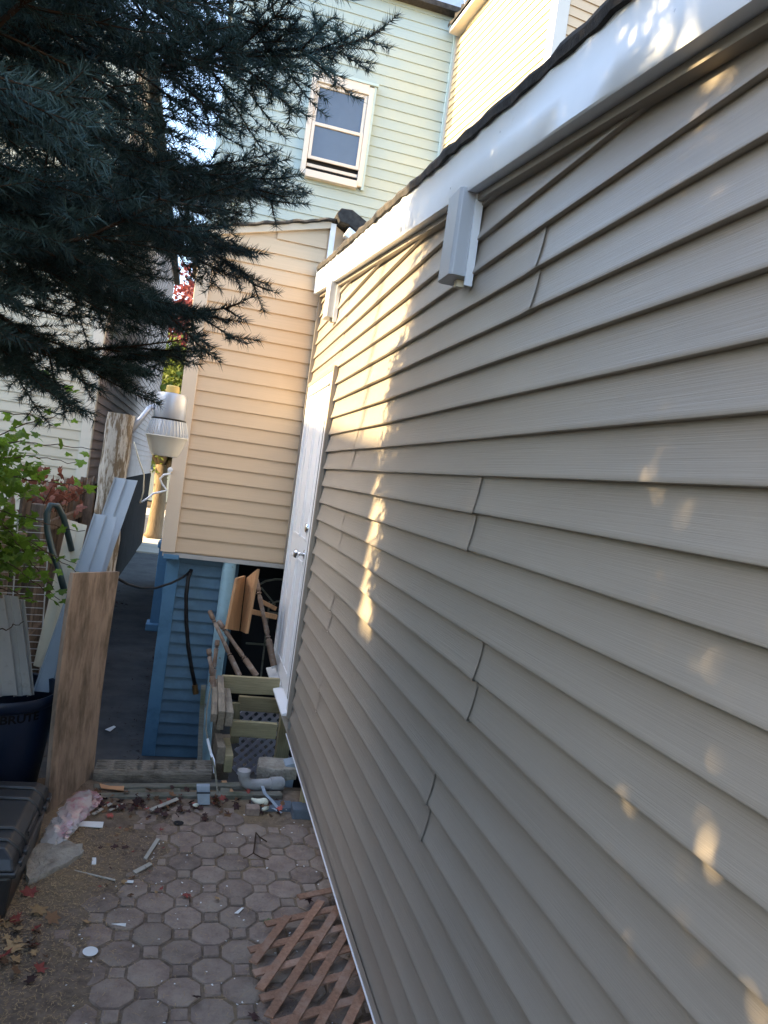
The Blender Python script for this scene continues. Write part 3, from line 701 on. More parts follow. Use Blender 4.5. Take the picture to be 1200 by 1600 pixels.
leaf_tree('street_tree', (tb.x, 21.2, -.47), 2.0, .20, (tb.x+.2, 21.3, 3.0), (1.8, 1.6, 1.8), 60, 9000, .16, 'street_green', 'green leafed street tree standing on the pavement past the alley', 11)
leaf_tree('holly_tree', (-3.5, .62, -.03), 1.0, .09, (-3.5, .62, 3.4), (.9, .85, 3.0), 170, 14000, .10, 'needle_far', 'dense dark holly beyond the yard fence', 23, 'bark')
rb = AY(280, 560, 31)
leaf_tree('red_maple', (rb.x+.5, 31, -.44), 3.6, .22, (rb.x+.2, 31, rb.z), (2.6, 2.2, 3.2), 90, 9000, .22, 'street_red', 'red leafed maple across the street, seen through the alley gap', 12)
leaf_tree('street_tree', (-4.2, 35, -.44), 3.0, .25, (-3.2, 35, 4.0), (5, 2.5, 3.0), 80, 9000, .26, 'street_green', 'broad green tree behind the red maple across the street', 13)
hs = empty('house', (-1.5, 42, -.5), 'distant pale house across the street behind the trees', 'house')
MB().box(-7, 5, 40, 46, -.5, 3.4).build('wall', 'pale', hs)
MB().prism([(-7.4, 39.6, 3.41), (5.4, 39.6, 3.41), (5.4, 43, 5.6), (-7.4, 43, 5.6)], (0, 0, .12)).build('roof', 'roofing', hs)
for x in (-5, -2.4, .4, 2.8):
    f_ = MB().box(x, x+.9, 39.94, 39.999, 1.0, 2.4).build('window', 'cream_trim', hs); MB().box(x+.07, x+.83, 39.935, 39.939, 1.07, 2.33).build('pane', 'glass', f_)

# ================================================================== FENCE, POST AND LAMP
fence = empty('fence', (-1.0, 3, -.03), 'weathered board fence along the yard behind the ivy', 'fence')
pk = MB().prism([(-.009, -.055, 0), (-.009, .055, 0), (-.009, .055, 1.34), (-.009, .028, 1.39), (-.009, -.028, 1.39), (-.009, -.055, 1.34)], (.018, 0, 0))
src = None; y = -2.6; k = 0
while y < 8.3:
    if src is None: src = pk.build('picket', 'fence_wood', fence, origin=(0, 0, 0)); o = src; place(o, Vector((-1.05, y, -.03)), fence)
    else: o = add_copy(src, (-1.05, y, -.03), fence)
    o.scale = (1, rnd.uniform(1.0, 1.06), rnd.uniform(.94, 1.05)); o.rotation_euler = (rnd.uniform(-.02, .02), rnd.uniform(-.02, .02), 0)
    y += .111+rnd.uniform(-.003, .003); k += 1
for z in (.25, 1.05): MB().box(-1.038, -1.0, -2.6, 8.3, z, z+.075).build('rail', 'fence_wood', fence, bevel=.004)
for y in (-2.0, .4, 2.8, 5.2, 7.6): MB().box(-1.0, -.92, y, y+.085, -.5, 1.30).build('fence_post', 'fence_wood', fence, bevel=.005)
m = MB(); PX, PY = -.482, 4.75
for i, z in enumerate(np.linspace(-.5, 1.93, 26)): pass
rows = []
for z in np.linspace(-.5, 1.93, 30):
    rows.append([(PX+(.075+.004*math.sin(a*5+z*7)+.003*math.sin(z*23+a))*math.cos(a)*(1.05 if abs(math.cos(a)) > .8 else 1.0), PY+(.075+.004*math.sin(a*3+z*5))*math.sin(a), z) for a in np.linspace(0, 2*math.pi, 21)])
m.grid(rows); m.f.append(tuple(range(len(rows)*21-21, len(rows)*21-1)))
m.build('wooden_post', 'peel', smooth='auto', label='weathered round post with peeling white paint behind the plywood', cat='post')
lc = AY(264, 655, 4.9)
lamp = empty('area_lamp', (lc.x, 4.9, 1.70), 'grey dusk-to-dawn yard lamp with a milky bowl beside the beige bay', 'lamp')
lax = (.015, 0, 1)
def L_(prof, name, mt, n=28, par=lamp): return MB().lathe([(r, z) for r, z in prof], (lc.x, 4.9, 0), (0, 0, 1), n).build(name, mt, par, smooth='auto')
z_ = 1.715
L_([(.060, z_), (.082, z_+.004), (.104, z_+.06), (.124, z_+.115), (.130, z_+.122), (.128, z_+.127)], 'bowl', 'lamp_bowl')
ref = L_([(.124, z_+.128), (.124, z_+.15), (.112, z_+.195), (.104, z_+.225)], 'refractor', 'lamp_lens')
m = MB()
for k in range(36):
    a = 2*math.pi*k/36; c, s_ = math.cos(a), math.sin(a)
    m.tube([(lc.x+.126*c, 4.9+.126*s_, z_+.13), (lc.x+.125*c, 4.9+.125*s_, z_+.152), (lc.x+.113*c, 4.9+.113*s_, z_+.195), (lc.x+.105*c, 4.9+.105*s_, z_+.225)], .0035, 5, False)
m.build('rib', 'lamp_lens', ref, smooth=True)
L_([(.106, z_+.2255), (.106, z_+.234), (.098, z_+.236)], 'gasket', 'rubber')
L_([(.097, z_+.2362), (.099, z_+.24), (.096, z_+.37), (.088, z_+.392), (.03, z_+.40)], 'housing', 'lamp_metal')
L_([(.040, z_+.4002), (.042, z_+.41), (.040, z_+.438), (.034, z_+.444)], 'photocell', 'lamp_cap', 18)
MB().tube([(PX+.07, PY+.01, 2.0-.16), (PX+.15, 4.86, 2.0), (lc.x-.085, 4.9, 2.02)], .017, 10).build('arm', 'lamp_metal', lamp, smooth=True)
MB().tube([AY(209, 690, 4.7), AY(216, 715, 4.7), AY(225, 742, 4.72), AY(224, 768, 4.74), AY(219, 786, 4.75)], .0045, 6).build('electric_cord', 'vinyl_cream', label='thin pale cord dangling beside the peeling post', cat='cord', smooth=True)
pp = [AY(x, y, 5.56) for x, y in ((267, 740), (256, 742), (250, 748), (254, 757), (261, 766), (250, 769), (240, 771), (230, 779), (221, 785))]
hk = MB().tube(pp, .0075, 8).build('wall_bracket', 'white_metal', smooth=True, label='bent white metal bracket sticking out from the bay corner', cat='bracket')
p_ = AY(266, 734, 5.60); MB().lathe([(.018, 0), (.018, .006), (.008, .008), (.008, .014)], tuple(p_), (0, -1, 0), 14).build('screw_plate', 'white_metal', hk)

# ================================================================== LEANING BOARDS, BIN, CASE
bl, br, tr_, tl = Vector((-.476, 3.618, -.008)), Vector((-.33, 4.06, -.008)), AY(184, 893, 4.12), AY(112, 895, 3.66)
nrm = (br-bl).cross(tl-bl).normalized(); nrm = nrm if nrm.x < 0 else -nrm
m = MB(); nx, nz = 8, 14; rows = []
for j in range(nz+1):
    row = []
    for i in range(nx+1):
        p = bl.lerp(br, i/nx).lerp(tl.lerp(tr_, i/nx), j/nz); row.append(p+nrm*(.012*math.sin(math.pi*j/nz)))
    rows.append(row)
m.grid(rows); ply = m.build('plywood_sheet', 'plywood', solid=.019, recalc=False, label='stained plywood sheet leaning upright beside the alley', cat='plywood sheet')
# bin
BX, BYc = -.775, 3.80
bin_ = empty('trash_bin', (BX, BYc, -.01), 'navy blue round bin holding grey siding offcuts', 'bin')
MB().lathe([(.205, -.01), (.212, 0), (.255, .40), (.255, .475), (.265, .48), (.277, .505), (.279, .527), (.273, .537), (.260, .532), (.248, .475), (.20, .05), (.0, .03)], (BX, BYc, 0), (0, 0, 1), 40).build('body', 'navy', bin_, smooth='auto')
for a in (R(0), R(180)):
    c, s_ = math.cos(a), math.sin(a)
    MB().tube([(BX+.262*c-.05*s_, BYc+.262*s_+.05*c, .40), (BX+.31*c-.05*s_, BYc+.31*s_+.05*c, .43), (BX+.31*c+.05*s_, BYc+.31*s_-.05*c, .43), (BX+.262*c+.05*s_, BYc+.262*s_-.05*c, .40)], .012, 8).build('handle', 'navy', bin_, smooth=True)
cu = bpy.data.curves.new('lettering', 'FONT'); cu.body = 'BRUTE'; cu.size = .062; cu.extrude = .0008; cu.align_x = 'LEFT'; cu.resolution_u = 3; cu.offset = .0016
to = bpy.data.objects.new('tmp', cu); me = bpy.data.meshes.new_from_object(to); bpy.data.objects.remove(to)
for v in me.vertices:
    a = R(-74)+(v.co.x*.98)/.256; h = .436+v.co.y*.86; rr = .2555+.0012+v.co.z
    v.co = Vector((rr*math.cos(a), rr*math.sin(a), h))
me.materials.clear(); me.materials.append(MATS['print']); o = bpy.data.objects.new('lettering', me); COL.objects.link(o); place(o, Vector((BX, BYc, 0)), bin_)
def offcut(q, material, label, name='siding_offcut', thick=.003, group=None):
    """vinyl siding strip: q = top-left, top-right, bottom-right, bottom-left; two courses with a step between them"""
    q = [Vector(p) for p in q]; n = (q[1]-q[0]).cross(q[3]-q[0]).normalized(); n = n if n.y < 0 else -n
    cols = ((0, .012), (.03, .012), (.031, 0), (.47, .010), (.50, .011), (.501, 0), (.95, .010), (1, .011)); rows = []
    for j in range(7):
        t = j/6; sg = .012*math.sin(math.pi*t)
        rows.append([q[0].lerp(q[1], u).lerp(q[3].lerp(q[2], u), t)+n*(o_-sg) for u, o_ in cols])
    return MB().grid(rows).build(name, material, solid=thick, recalc=False, label=label, cat='siding offcut', group=group)
offcut([AY(179, 746, 4.60), AY(215, 752, 4.60), AY(128, 1000, 4.24), AY(92, 992, 4.24)], 'vinyl_blue', 'tallest blue-grey siding strip leaning against the peeling post')
offcut([AY(147, 803, 4.42), AY(184, 809, 4.42), AY(102, 1085, 3.95), AY(52, 1080, 3.95)], 'vinyl_blue', 'wide blue-grey siding strip leaning out of the bin')
offcut([AY(106, 812, 4.48), AY(136, 822, 4.48), AY(84, 1050, 4.12), AY(52, 1040, 4.12)], 'vinyl_cream', 'cream siding strip leaning behind the blue-grey strips')
offcut([AY(-34, 940, 3.74), AY(7, 934, 3.74), AY(28, 1085, 3.72), AY(-22, 1090, 3.72)], 'vinyl_grey', 'broad warm grey siding offcut standing in the bin')
offcut([AY(5, 929, 3.78), AY(29, 932, 3.78), AY(50, 1085, 3.76), AY(22, 1088, 3.76)], 'vinyl_grey', 'narrow nail-hemmed siding offcut standing in the bin')
offcut([AY(28, 936, 3.84), AY(39, 937, 3.84), AY(54, 1085, 3.80), AY(43, 1088, 3.80)], 'vinyl_grey', 'thinnest siding sliver standing in the bin')
# white wire rack behind the bin
rack = empty('wire_rack', tuple(AY(40, 1050, 4.32)), 'white wire rack half hidden by the ivy', 'wire rack')
c00, c10, c11, c01 = AY(-40, 1075, 4.32), AY(60, 1078, 4.32), AY(78, 812, 4.36), AY(-22, 806, 4.36)
for k in range(26):
    t = k/25; MB().tube([c00.lerp(c01, t), c10.lerp(c11, t)], .0022, 5).build('wire', 'white_metal', rack)
for u in (0, .5, 1): MB().tube([c00.lerp(c10, u), c01.lerp(c11, u)], .004, 6).build('upright', 'white_metal', rack)
MB().tube([AY(101, 925, 4.18), AY(92, 890, 4.20), AY(82, 862, 4.22), AY(74, 830, 4.25), AY(73, 803, 4.27), AY(79, 789, 4.29), AY(90, 790, 4.31), (AY(99, 808, 4.33)), AY(105, 830, 4.36), AY(112, 860, 4.40)], .0165, 10).build('garden_hose', 'hose_green', smooth=True, label='dark green hose looped over behind the cream strip', cat='hose')

# black tool case
TX0, TX1, TY0, TY1 = -1.00, -.44, 2.76, 3.42
case = empty('tool_case', (-.72, 3.1, 0), 'black ribbed plastic tool case on the ground by the plywood', 'tool case')
m = MB(); m.add([(TX0+.03, TY0+.03, .0), (TX1-.02, TY0+.03, .0), (TX1-.02, TY1-.03, .0), (TX0+.03, TY1-.03, .0), (TX0+.01, TY0+.01, .178), (TX1-.005, TY0+.01, .178), (TX1-.005, TY1-.01, .178), (TX0+.01, TY1-.01, .178)],
              [(0, 3, 2, 1), (4, 5, 6, 7), (0, 1, 5, 4), (1, 2, 6, 5), (2, 3, 7, 6), (3, 0, 4, 7)]); m.build('base', 'black_plastic', case, bevel=.015)
m = MB(); m.box(TX0-.005, TX1+.008, TY0-.005, TY1+.005, .1785, .197); m.build('rim', 'black_plastic', case, bevel=.005)
m = MB(); a0 = .045; m.add([(TX0, TY0, .1975), (TX1, TY0, .1975), (TX1, TY1, .1975), (TX0, TY1, .1975), (TX0+.02, TY0+.02, .235), (TX1-.012, TY0+.02, .235), (TX1-.012, TY1-.02, .235), (TX0+.02, TY1-.02, .235), (TX0+a0, TY0+a0, .262), (TX1-a0, TY0+a0, .262), (TX1-a0, TY1-a0, .262), (TX0+a0, TY1-a0, .262)],
              [(0, 3, 2, 1), (0, 1, 5, 4), (1, 2, 6, 5), (2, 3, 7, 6), (3, 0, 4, 7), (4, 5, 9, 8), (5, 6, 10, 9), (6, 7, 11, 10), (7, 4, 8, 11), (8, 9, 10, 11)]); lid = m.build('lid', 'black_plastic', case, bevel=.008)
for y in (2.86, 2.95, 3.20, 3.30):
    MB().tube([(TX0+.05, y, .266), (TX1-.05, y, .266), (TX1-.014, y, .236), (TX1+.002, y, .200)], .0075, 8).build('rib', 'black_plastic', lid, smooth=True)
for k in range(4): MB().box(TX1-.002, TX1+.014, (2.82, 2.90, 3.26, 3.34)[k], (2.87, 2.95, 3.31, 3.385)[k], .186, .206).build('hinge_tooth', 'black_plastic', lid, bevel=.004)
for z in (.215, .226): MB().tube([(TX1-.006, 3.0, z), (TX1-.006, 3.17, z)], .005, 6).build('hinge_pin', 'black_plastic', lid)
for z in (.06, .10, .14): MB().box(TX0+.05, TX1-.05, TY0+.004, TY0+.03, z, z+.012).build('front_rib', 'black_plastic', case, bevel=.003)
MB().box(-.72, -.60, 3.04, 3.16, .2665, .335).build('level_tool', 'grey_plastic', label='small grey plastic box resting on the black tool case', cat='box', bevel=.006)

# broken concrete slab by the case
def chunk(poly, h, material, name, label, cat, z0=-.004, seed=1):
    rg = random.Random(seed); P = []
    for i in range(len(poly)):
        a, b = Vector(poly[i]), Vector(poly[(i+1) % len(poly)])
        for k in range(4): P.append(a.lerp(b, k/4)+Vector((rg.uniform(-.006, .006), rg.uniform(-.006, .006), 0)))
    c = sum(P, Vector())/len(P); n = len(P)
    def ring(s, z, j): return [c+(p-c)*s+Vector((0, 0, z-c.z+z0+rg.uniform(-j, j))) for p in P]
    rr = [ring(1, 0, 0), ring(1.01, h*.5, .004), ring(.99, h*.9, .005), ring(.95, h, .004), ring(.55, h*1.04, .005)]
    vs_ = sum(rr, []); fs = []
    for k in range(4):
        for i in range(n): fs.append((k*n+i, k*n+(i+1) % n, (k+1)*n+(i+1) % n, (k+1)*n+i))
    fs.append(tuple(range(n))[::-1]); fs.append(tuple(4*n+i for i in range(n)))
    return MB().add(vs_, fs).build(name, material, smooth='auto', label=label, cat=cat)
chunk([AZ(*p, 0) for p in ((42, 1388), (60, 1380), (104, 1358), (131, 1340), (128, 1330), (84, 1318), (62, 1325), (36, 1352))], .034, 'rubble', 'concrete_chunk', 'broken flat concrete slab lying beside the tool case', 'concrete slab', seed=2)
# crumpled plastic bag
path = [AZ(142, 1243, .05), AZ(130, 1252, .06), AZ(118, 1266, .06), AZ(106, 1282, .055), AZ(96, 1294, .045), AZ(86, 1306, .04), AZ(76, 1322, .02)]
m = MB(); rows = []; rb_ = random.Random(4); N_ = 26
for i in range(N_+1):
    t = i/N_*(len(path)-1); k = min(int(t), len(path)-2); p = path[k].lerp(path[k+1], t-k); d = (path[k+1]-path[k]).normalized(); sd = d.cross(Vector((0, 0, 1))).normalized(); up = sd.cross(d)
    r0 = float(np.interp(i/N_, [0, .06, .25, .5, .8, 1], [.035, .060, .058, .052, .048, .03])); row = []
    for j in range(25):
        a = 2*math.pi*(j % 24)/24; f = 1.05+.22*abs(math.sin(2.5*a+i*.55))-.2*abs(math.sin(4*a-i*.8+1))+.14*math.sin(7*a-i*1.3)+rb_.uniform(-.09, .09)
        q = p+sd*(math.cos(a)*r0*f)+up*(math.sin(a)*r0*f*.55); q.z = max(q.z, .002); row.append(q)
    rows.append(row)
m.grid(rows).build('plastic_bag', 'bag', smooth='auto', recalc=False, label='crumpled clear plastic bag with a pink print against the plywood foot', cat='plastic bag')

# ================================================================== IVY
def ivy_leaf(material, name, parent, seed):
    rg = random.Random(seed)
    out = [(0, 0), (.22, -.10), (.50, .02), (.38, .26), (.52, .50), (.24, .52), (0, 1.0), (-.24, .52), (-.52, .50), (-.38, .26), (-.50, .02), (-.22, -.10)]
    P = [Vector((x*rg.uniform(.85, 1.1), y*rg.uniform(.92, 1.05), -.25*abs(x)+.06*math.sin(y*3))) for x, y in out]; c = Vector((0, .32, .05))
    return MB().add([c]+P, [(0, 1+i, 1+(i+1) % 12) for i in range(12)]).build(name, material, parent, origin=(0, 0, 0), recalc=False)
ivy = empty('ivy_vine', (-1.0, 4.0, 0), 'green ivy trailing over the fence above the bin', 'vine')
rv = random.Random(21)
lp = [ivy_leaf('ivy', 'leaf', ivy, k) for k in range(4)]; lu = set(); stem = MB(); nleaf = 0
IV = []; IF = []
def ivy_place(p, size):
    global nleaf
    rot = (rv.uniform(-1.3, .3)+math.pi/2*.6, rv.uniform(-.7, .7), rv.uniform(-1.2, 1.2)+math.pi*rv.choice((0, 1, 1)))
    if nleaf < 290:
        src = lp[rv.randrange(4)]
        o = src if src.name not in lu else add_copy(src, (0, 0, 0), ivy)
        lu.add(src.name); place(o, p, ivy); o.rotation_euler = rot; o.scale = (size,)*3; nleaf += 1
    else:
        from mathutils import Euler
        M_ = Euler(rot).to_matrix(); src = lp[rv.randrange(4)].data; n0 = len(IV)
        for v in src.vertices: IV.append(tuple(p+M_ @ (v.co*size)))
        for f in src.polygons: IF.append([n0+i for i in f.vertices])
vines = [((-30, 690), (60, 655), (118, 642), 4.05), ((-30, 640), (40, 652), (75, 650), 4.1), ((-20, 690), (70, 693), (150, 700), 4.0), ((-30, 720), (50, 705), (128, 727), 4.0),
         ((-30, 745), (60, 747), (138, 765), 3.95), ((-30, 790), (50, 815), (132, 830), 4.0), ((-30, 800), (70, 860), (140, 905), 3.9), ((-20, 860), (40, 895), (92, 938), 3.85),
         ((-30, 760), (40, 880), (85, 920), 3.9), ((-30, 910), (20, 925), (55, 938), 3.75), ((10, 560), (60, 590), (115, 605), 4.1), ((-30, 830), (30, 850), (120, 880), 4.0),
         ((-20, 990), (10, 985), (38, 970), 3.6)]
for (a, b, c, Y) in vines:
    pts = []
    for i in range(15):
        t = i/14; x = (1-t)**2*a[0]+2*t*(1-t)*b[0]+t*t*c[0]; y = (1-t)**2*a[1]+2*t*(1-t)*b[1]+t*t*c[1]
        pts.append(AY(x+rv.uniform(-2, 2), y+rv.uniform(-3, 3), Y+.12*math.sin(i*.7)))
    stem.tube(pts, [.0035-.0018*i/14 for i in range(15)], 5)
    if a[1] < 980:
        for i in range(3, 15):
            for _ in range(rv.choice((0, 1, 1)) if Y > 3.9 else 1):
                ivy_place(pts[i]+Vector((rv.uniform(-.03, .03), rv.uniform(-.05, .05), rv.uniform(-.05, .02))), rv.uniform(.036, .066))
stem.build('stem', 'twig', ivy)
for k in range(900):      # dense mass towards the fence
    u = rv.random()**1.35; v = rv.random(); x = -60+125*u; y = 690+210*v+40*u*(1 if v > .5 else -1)*.3
    if rv.random() < (x/95 if x > 0 else 0): continue
    ivy_place(AY(x, y, rv.uniform(3.7, 4.5)), rv.uniform(.035, .07))
for k in range(420):      # above and beyond the picture's edge, along the fence
    ivy_place(Vector((rv.uniform(-1.16, -.96), rv.uniform(1.2, 4.6), rv.uniform(.9, 1.75))), rv.uniform(.05, .085))
mi = bpy.data.meshes.new('foliage'); mi.from_pydata([tuple(Vector(v)-Vector((-1.0, 4.0, 0))) for v in IV], [], IF); mi.materials.append(MATS['ivy'])
o = bpy.data.objects.new('foliage', mi); COL.objects.link(o); o.parent = ivy; o['kind'] = 'stuff'
crp = empty('creeper', (-1.0, 6.0, .8), 'red autumn creeper growing over the fence boards', 'vine')
rl = [ivy_leaf('ivy_red', 'leaf', crp, 40+k) for k in range(3)]; ru_ = set(); st2 = MB(); prev = None
for k in range(120):
    Yc = rv.uniform(5.2, 6.6); p = AY(rv.gauss(78, 24), rv.gauss(772, 17), Yc)
    src = rl[k % 3]; o = src if src.name not in ru_ else add_copy(src, (0, 0, 0), crp)
    ru_.add(src.name); place(o, p, crp); o.rotation_euler = (rv.uniform(0, 2), rv.uniform(-1, 1), rv.uniform(0, 6)); o.scale = (rv.uniform(.04, .08),)*3
    if k % 12 == 0: st2.tube([p, AY(rv.gauss(78, 20), 800, Yc)], .003, 5)
st2.build('stem', 'twig', crp)

# ================================================================== DEBRIS UNDER THE BAY
# railway-tie timber and the frame lying in front of it
f0_, f1_ = AZ(144, 1223, 0), AZ(329, 1222, 0)
rows = []
for i in range(31):
    t = i/30; p = f0_.lerp(f1_, t); j = .0025*math.sin(t*40)+.002*math.sin(t*91)
    pr = [(0, -.02), (0.002, .040+j), (.010, .054+j)]
    for g in range(6): pr += [(.016+.024*g, .059+j), (.032+.024*g, .059-j), (.034+.024*g, .052), (.038+.024*g, .052)]
    pr += [(.165, .057), (.17, -.02)]
    rows.append([Vector((p.x, p.y+dy, dz)) for dy, dz in pr])
m = MB(); m.grid(rows); n_ = len(rows[0]); m.f.append(tuple(range(n_))); m.f.append(tuple(range(30*n_, 31*n_)))
m.build('landscape_timber', 'old_timber', recalc=True, label='grooved weathered grey timber lying across the alley mouth', cat='timber')
frm = empty('timber_frame', (.2, 3.88, 0), 'low mossy timber frame full of leaves sunk before the grooved timber', 'frame')
for (x0, x1, yy) in ((146, 440, 1229.5), (146, 440, 1244)):
    a, b = AZ(x0, yy, .01), AZ(x1, yy-3, .01); MB().bar((a.x, a.y, .0), (b.x, b.y, .0), .05, .036).build('rail', 'grey_timber', frm, bevel=.004)
for xx, wd in ((153, .03), (214, .085), (277, .035), (352, .05), (400, .07)):
    a, b = AZ(xx, 1231, .01), AZ(xx-1, 1243, .01); MB().bar((a.x, a.y+.0, -.003), (b.x, b.y, -.003), wd, .026).build('crosspiece', 'grey_timber', frm, bevel=.003)
DG = 'salvaged deck boards piled under the bay'
def lum(p, q, wd, h, material, label, name='lumber', bevel=.003, up=(0, 0, 1)):
    return MB().bar(p, q, wd, h, up).build(name, material, bevel=bevel, label=label, cat='lumber', group=DG)
lum(AY(346, 1068, 5.0), AY(436, 1073, 5.0), .038, .112, 'treated_x', 'highest pale treated board lying crosswise under the bay')
lum(AY(372, 1098, 5.25), AY(440, 1103, 5.25), .038, .10, 'treated_x', 'second treated board down, tucked below the highest one')
lum(AY(361, 1137, 4.72), AY(432, 1142, 4.72), .040, .098, 'treated_x', 'crosswise board with a cut pale top edge above the lattice')
lum(AY(345, 1126, 4.40), AY(343, 1068, 4.97), .040, .115, 'lumber_y', 'broken-ended beam in the pile beside the blue wall')
lum(AY(358, 1124, 4.42), AY(353, 1085, 4.97), .046, .085, 'lumber_y', 'grey-topped beam at the right of the broken-ended one')
lum(AY(334, 1122, 4.36), AY(336, 1066, 5.0), .034, .048, 'lumber_y', 'slim rail resting on the pile beside the blue wall')
lum(AY(345, 1181, 4.26), AY(340, 1158, 4.62), .046, .095, 'lumber_y', 'white-smeared beam end low in the pile')
lum(AY(357, 1194, 4.22), AY(352, 1165, 4.62), .046, .095, 'treated_x', 'lowest pale beam end in the pile')
lum(AY(368, 1098, 5.02), AY(366, 1160, 5.02), .06, .04, 'treated_z', 'short upright treated stub under the crosswise boards', up=(0, 1, 0))
lum(AY(350, 1150, 4.7), AY(346, 1215, 4.7), .08, .07, 'lumber_y', 'dark upright prop beneath the beam pile', up=(0, 1, 0))
lum(AY(340, 1110, 4.9), AY(333, 1215, 4.9), .05, .05, 'lumber_y', 'second dark prop behind the beam pile', up=(0, 1, 0))
lum(AY(418, 1190, 4.5), AY(403, 1225, 4.4), .035, .03, 'brown_board', 'short brown stick leaning by the vinyl lattice', up=(0, 1, 0))
lum(AY(349, 1222, 4.1), AY(362, 1241, 3.92), .03, .02, 'brown_board', 'small brown plank end lying before the pile')
# turned balusters
def baluster(p, q, label, r=.0165, k=1.0):
    p, q = Vector(p), Vector(q); L = (q-p).length; d = (q-p).normalized()
    prof = [(r*.5, 0), (r*.95, .01*L), (r, .10*L), (r*1.0, .13*L), (r*.55, .15*L), (r*1.05, .165*L), (r*.55, .18*L), (r*.9, .22*L), (r*.72, .40*L), (r*.95, .62*L), (r*.55, .66*L), (r*1.1, .675*L), (r*.55, .69*L), (r*1.15, .71*L), (r*1.15, L)]
    MB().lathe(prof, p, d, 12).build('baluster', 'baluster', smooth='auto', label=label, cat='baluster', group='turned balusters in the debris pile')
baluster(AY(327, 954, 5.25), AY(374, 1056, 5.05), 'turned baluster with a pale tip leaning in front of the blue wall')
baluster(AY(341, 970, 5.3), AY(401, 1056, 5.08), 'turned baluster slanting beneath the brown planks', .018)
baluster(AY(326, 1014, 4.95), AY(334, 1075, 4.85), 'short bleached baluster standing on the slim rail', .017)
baluster(AY(340, 1000, 5.1), AY(331, 1066, 5.0), 'pointed grey baluster crossing behind the bleached one', .017)
baluster(AY(400, 905, 5.45), AY(428, 1040, 5.25), 'long dark baluster standing beside the old window', .02)
lum(AY(407, 939, 5.42), AY(430, 951, 5.5), .03, .03, 'brown_board', 'upper short brown rung crossing the dark baluster')
lum(AY(390, 955, 5.40), AY(432, 964, 5.46), .03, .035, 'brown_board', 'lower short brown rung crossing the dark baluster')
def board4(q, material, label, th=.02, cat='board', name='board'):
    q = [Vector(p) for p in q]; n = (q[1]-q[0]).cross(q[3]-q[0]).normalized(); n = n if n.y > 0 else -n
    return MB().prism(q, n*th).build(name, material, bevel=.002, label=label, cat=cat)
board4([AY(371, 904, 5.22), AY(384, 900, 5.36), AY(374, 986, 5.34), AY(355, 983, 5.18)], 'brown_board', 'left of two brown planks standing beside the pale blue post')
board4([AY(384.5, 903, 5.36), AY(402, 889, 5.20), AY(384, 990, 5.18), AY(375.5, 986, 5.32)], 'brown_board', 'right of two brown planks, its knotty face outward')
# old window leaning in the recess
ow = empty('old_window', tuple(AY(405, 1050, 6.2)), 'old dark window with pale glazing bars in the recess under the bay', 'window')
MB().prism([AY(384, 905, 6.24), AY(452, 905, 6.24), AY(440, 1080, 6.24), AY(372, 1080, 6.24)], (0, .02, 0)).build('pane', 'room', ow)
for k, (a, b) in enumerate((((384, 1005), (445, 1009)), ((421, 940), (407, 1062)), ((408, 918), (430, 945)), ((420, 957), (440, 959)))):
    MB().bar(AY(*a, 6.21), AY(*b, 6.21), .014, .016, (0, 1, 0)).build('glazing_bar', 'grey_timber', ow)
MB().tube([AY(x, y, 6.2) for x, y in ((402, 915), (415, 908), (430, 905), (446, 906))], .010, 6).build('arch_bar', 'grey_timber', ow)
MB().tube([AY(x, y, 6.2) for x, y in ((424, 944), (432, 940), (444, 939))], .009, 6).build('arch_bar', 'grey_timber', ow)
# grey vinyl lattice
vl = empty('vinyl_lattice', tuple(AY(398, 1212, 5.42)), 'grey vinyl lattice panel standing under the crosswise boards', 'lattice panel')
o_ = AY(362, 1215, 5.42); ux = Vector((1, 0, 0)); uz = Vector((0, 0, 1)); Wd, Hd = .40, .56
def diag(c, sg, yo):
    # line u - sg*v = c inside [0,Wd]x[0,Hd]
    ps = []
    for v in np.linspace(0, Hd, 113):
        u = c+sg*v
        if 0 <= u <= Wd: ps.append((u, v))
    if len(ps) < 3: return
    MB().bar(o_+ux*ps[0][0]+uz*ps[0][1]+Vector((0, yo, 0)), o_+ux*ps[-1][0]+uz*ps[-1][1]+Vector((0, yo, 0)), .006, .023, (0, 0, 1) if False else Vector((-sg, 0, 1)).normalized()).build('slat', 'lattice_vinyl', vl)
c = -.6
while c < 1.0: diag(c, 1, 0); diag(c, -1, .007); c += .068
# metal flashing strips hanging off the pile
def ribbon(pts, wd, material, label, cat='strip', name='metal_strip', up=(0, -1, 0), th=.0015):
    pts = [Vector(p) for p in pts]; rows = []
    for i, p in enumerate(pts):
        d = (pts[min(i+1, len(pts)-1)]-pts[max(i-1, 0)]).normalized(); sd = d.cross(Vector(up)).normalized(); rows.append([p-sd*wd/2, p+sd*wd/2])
    return MB().grid(rows).build(name, material, solid=th, recalc=False, label=label, cat=cat)
ribbon([AY(330, 1070, 4.75), AY(323, 1110, 4.6), AY(322, 1140, 4.45), AY(328, 1172, 4.3), AY(336, 1203, 4.1), AY(339, 1230, 3.95), AY(343, 1256, 3.78)], .010, 'grey_timber', 'long bent metal strip hanging down the pile to the paving')
ribbon([AY(324, 1154, 4.3), AY(330, 1178, 4.25), AY(334, 1188, 4.2), AY(335, 1208, 4.12)], .014, 'white_metal', 'short white metal strip beside the long bent one')
ribbon([AY(318, 1070, 4.9), AY(314, 1140, 4.8), AY(312, 1195, 4.65)], .03, 'grey_timber', 'flat grey lath standing against the blue wall foot')
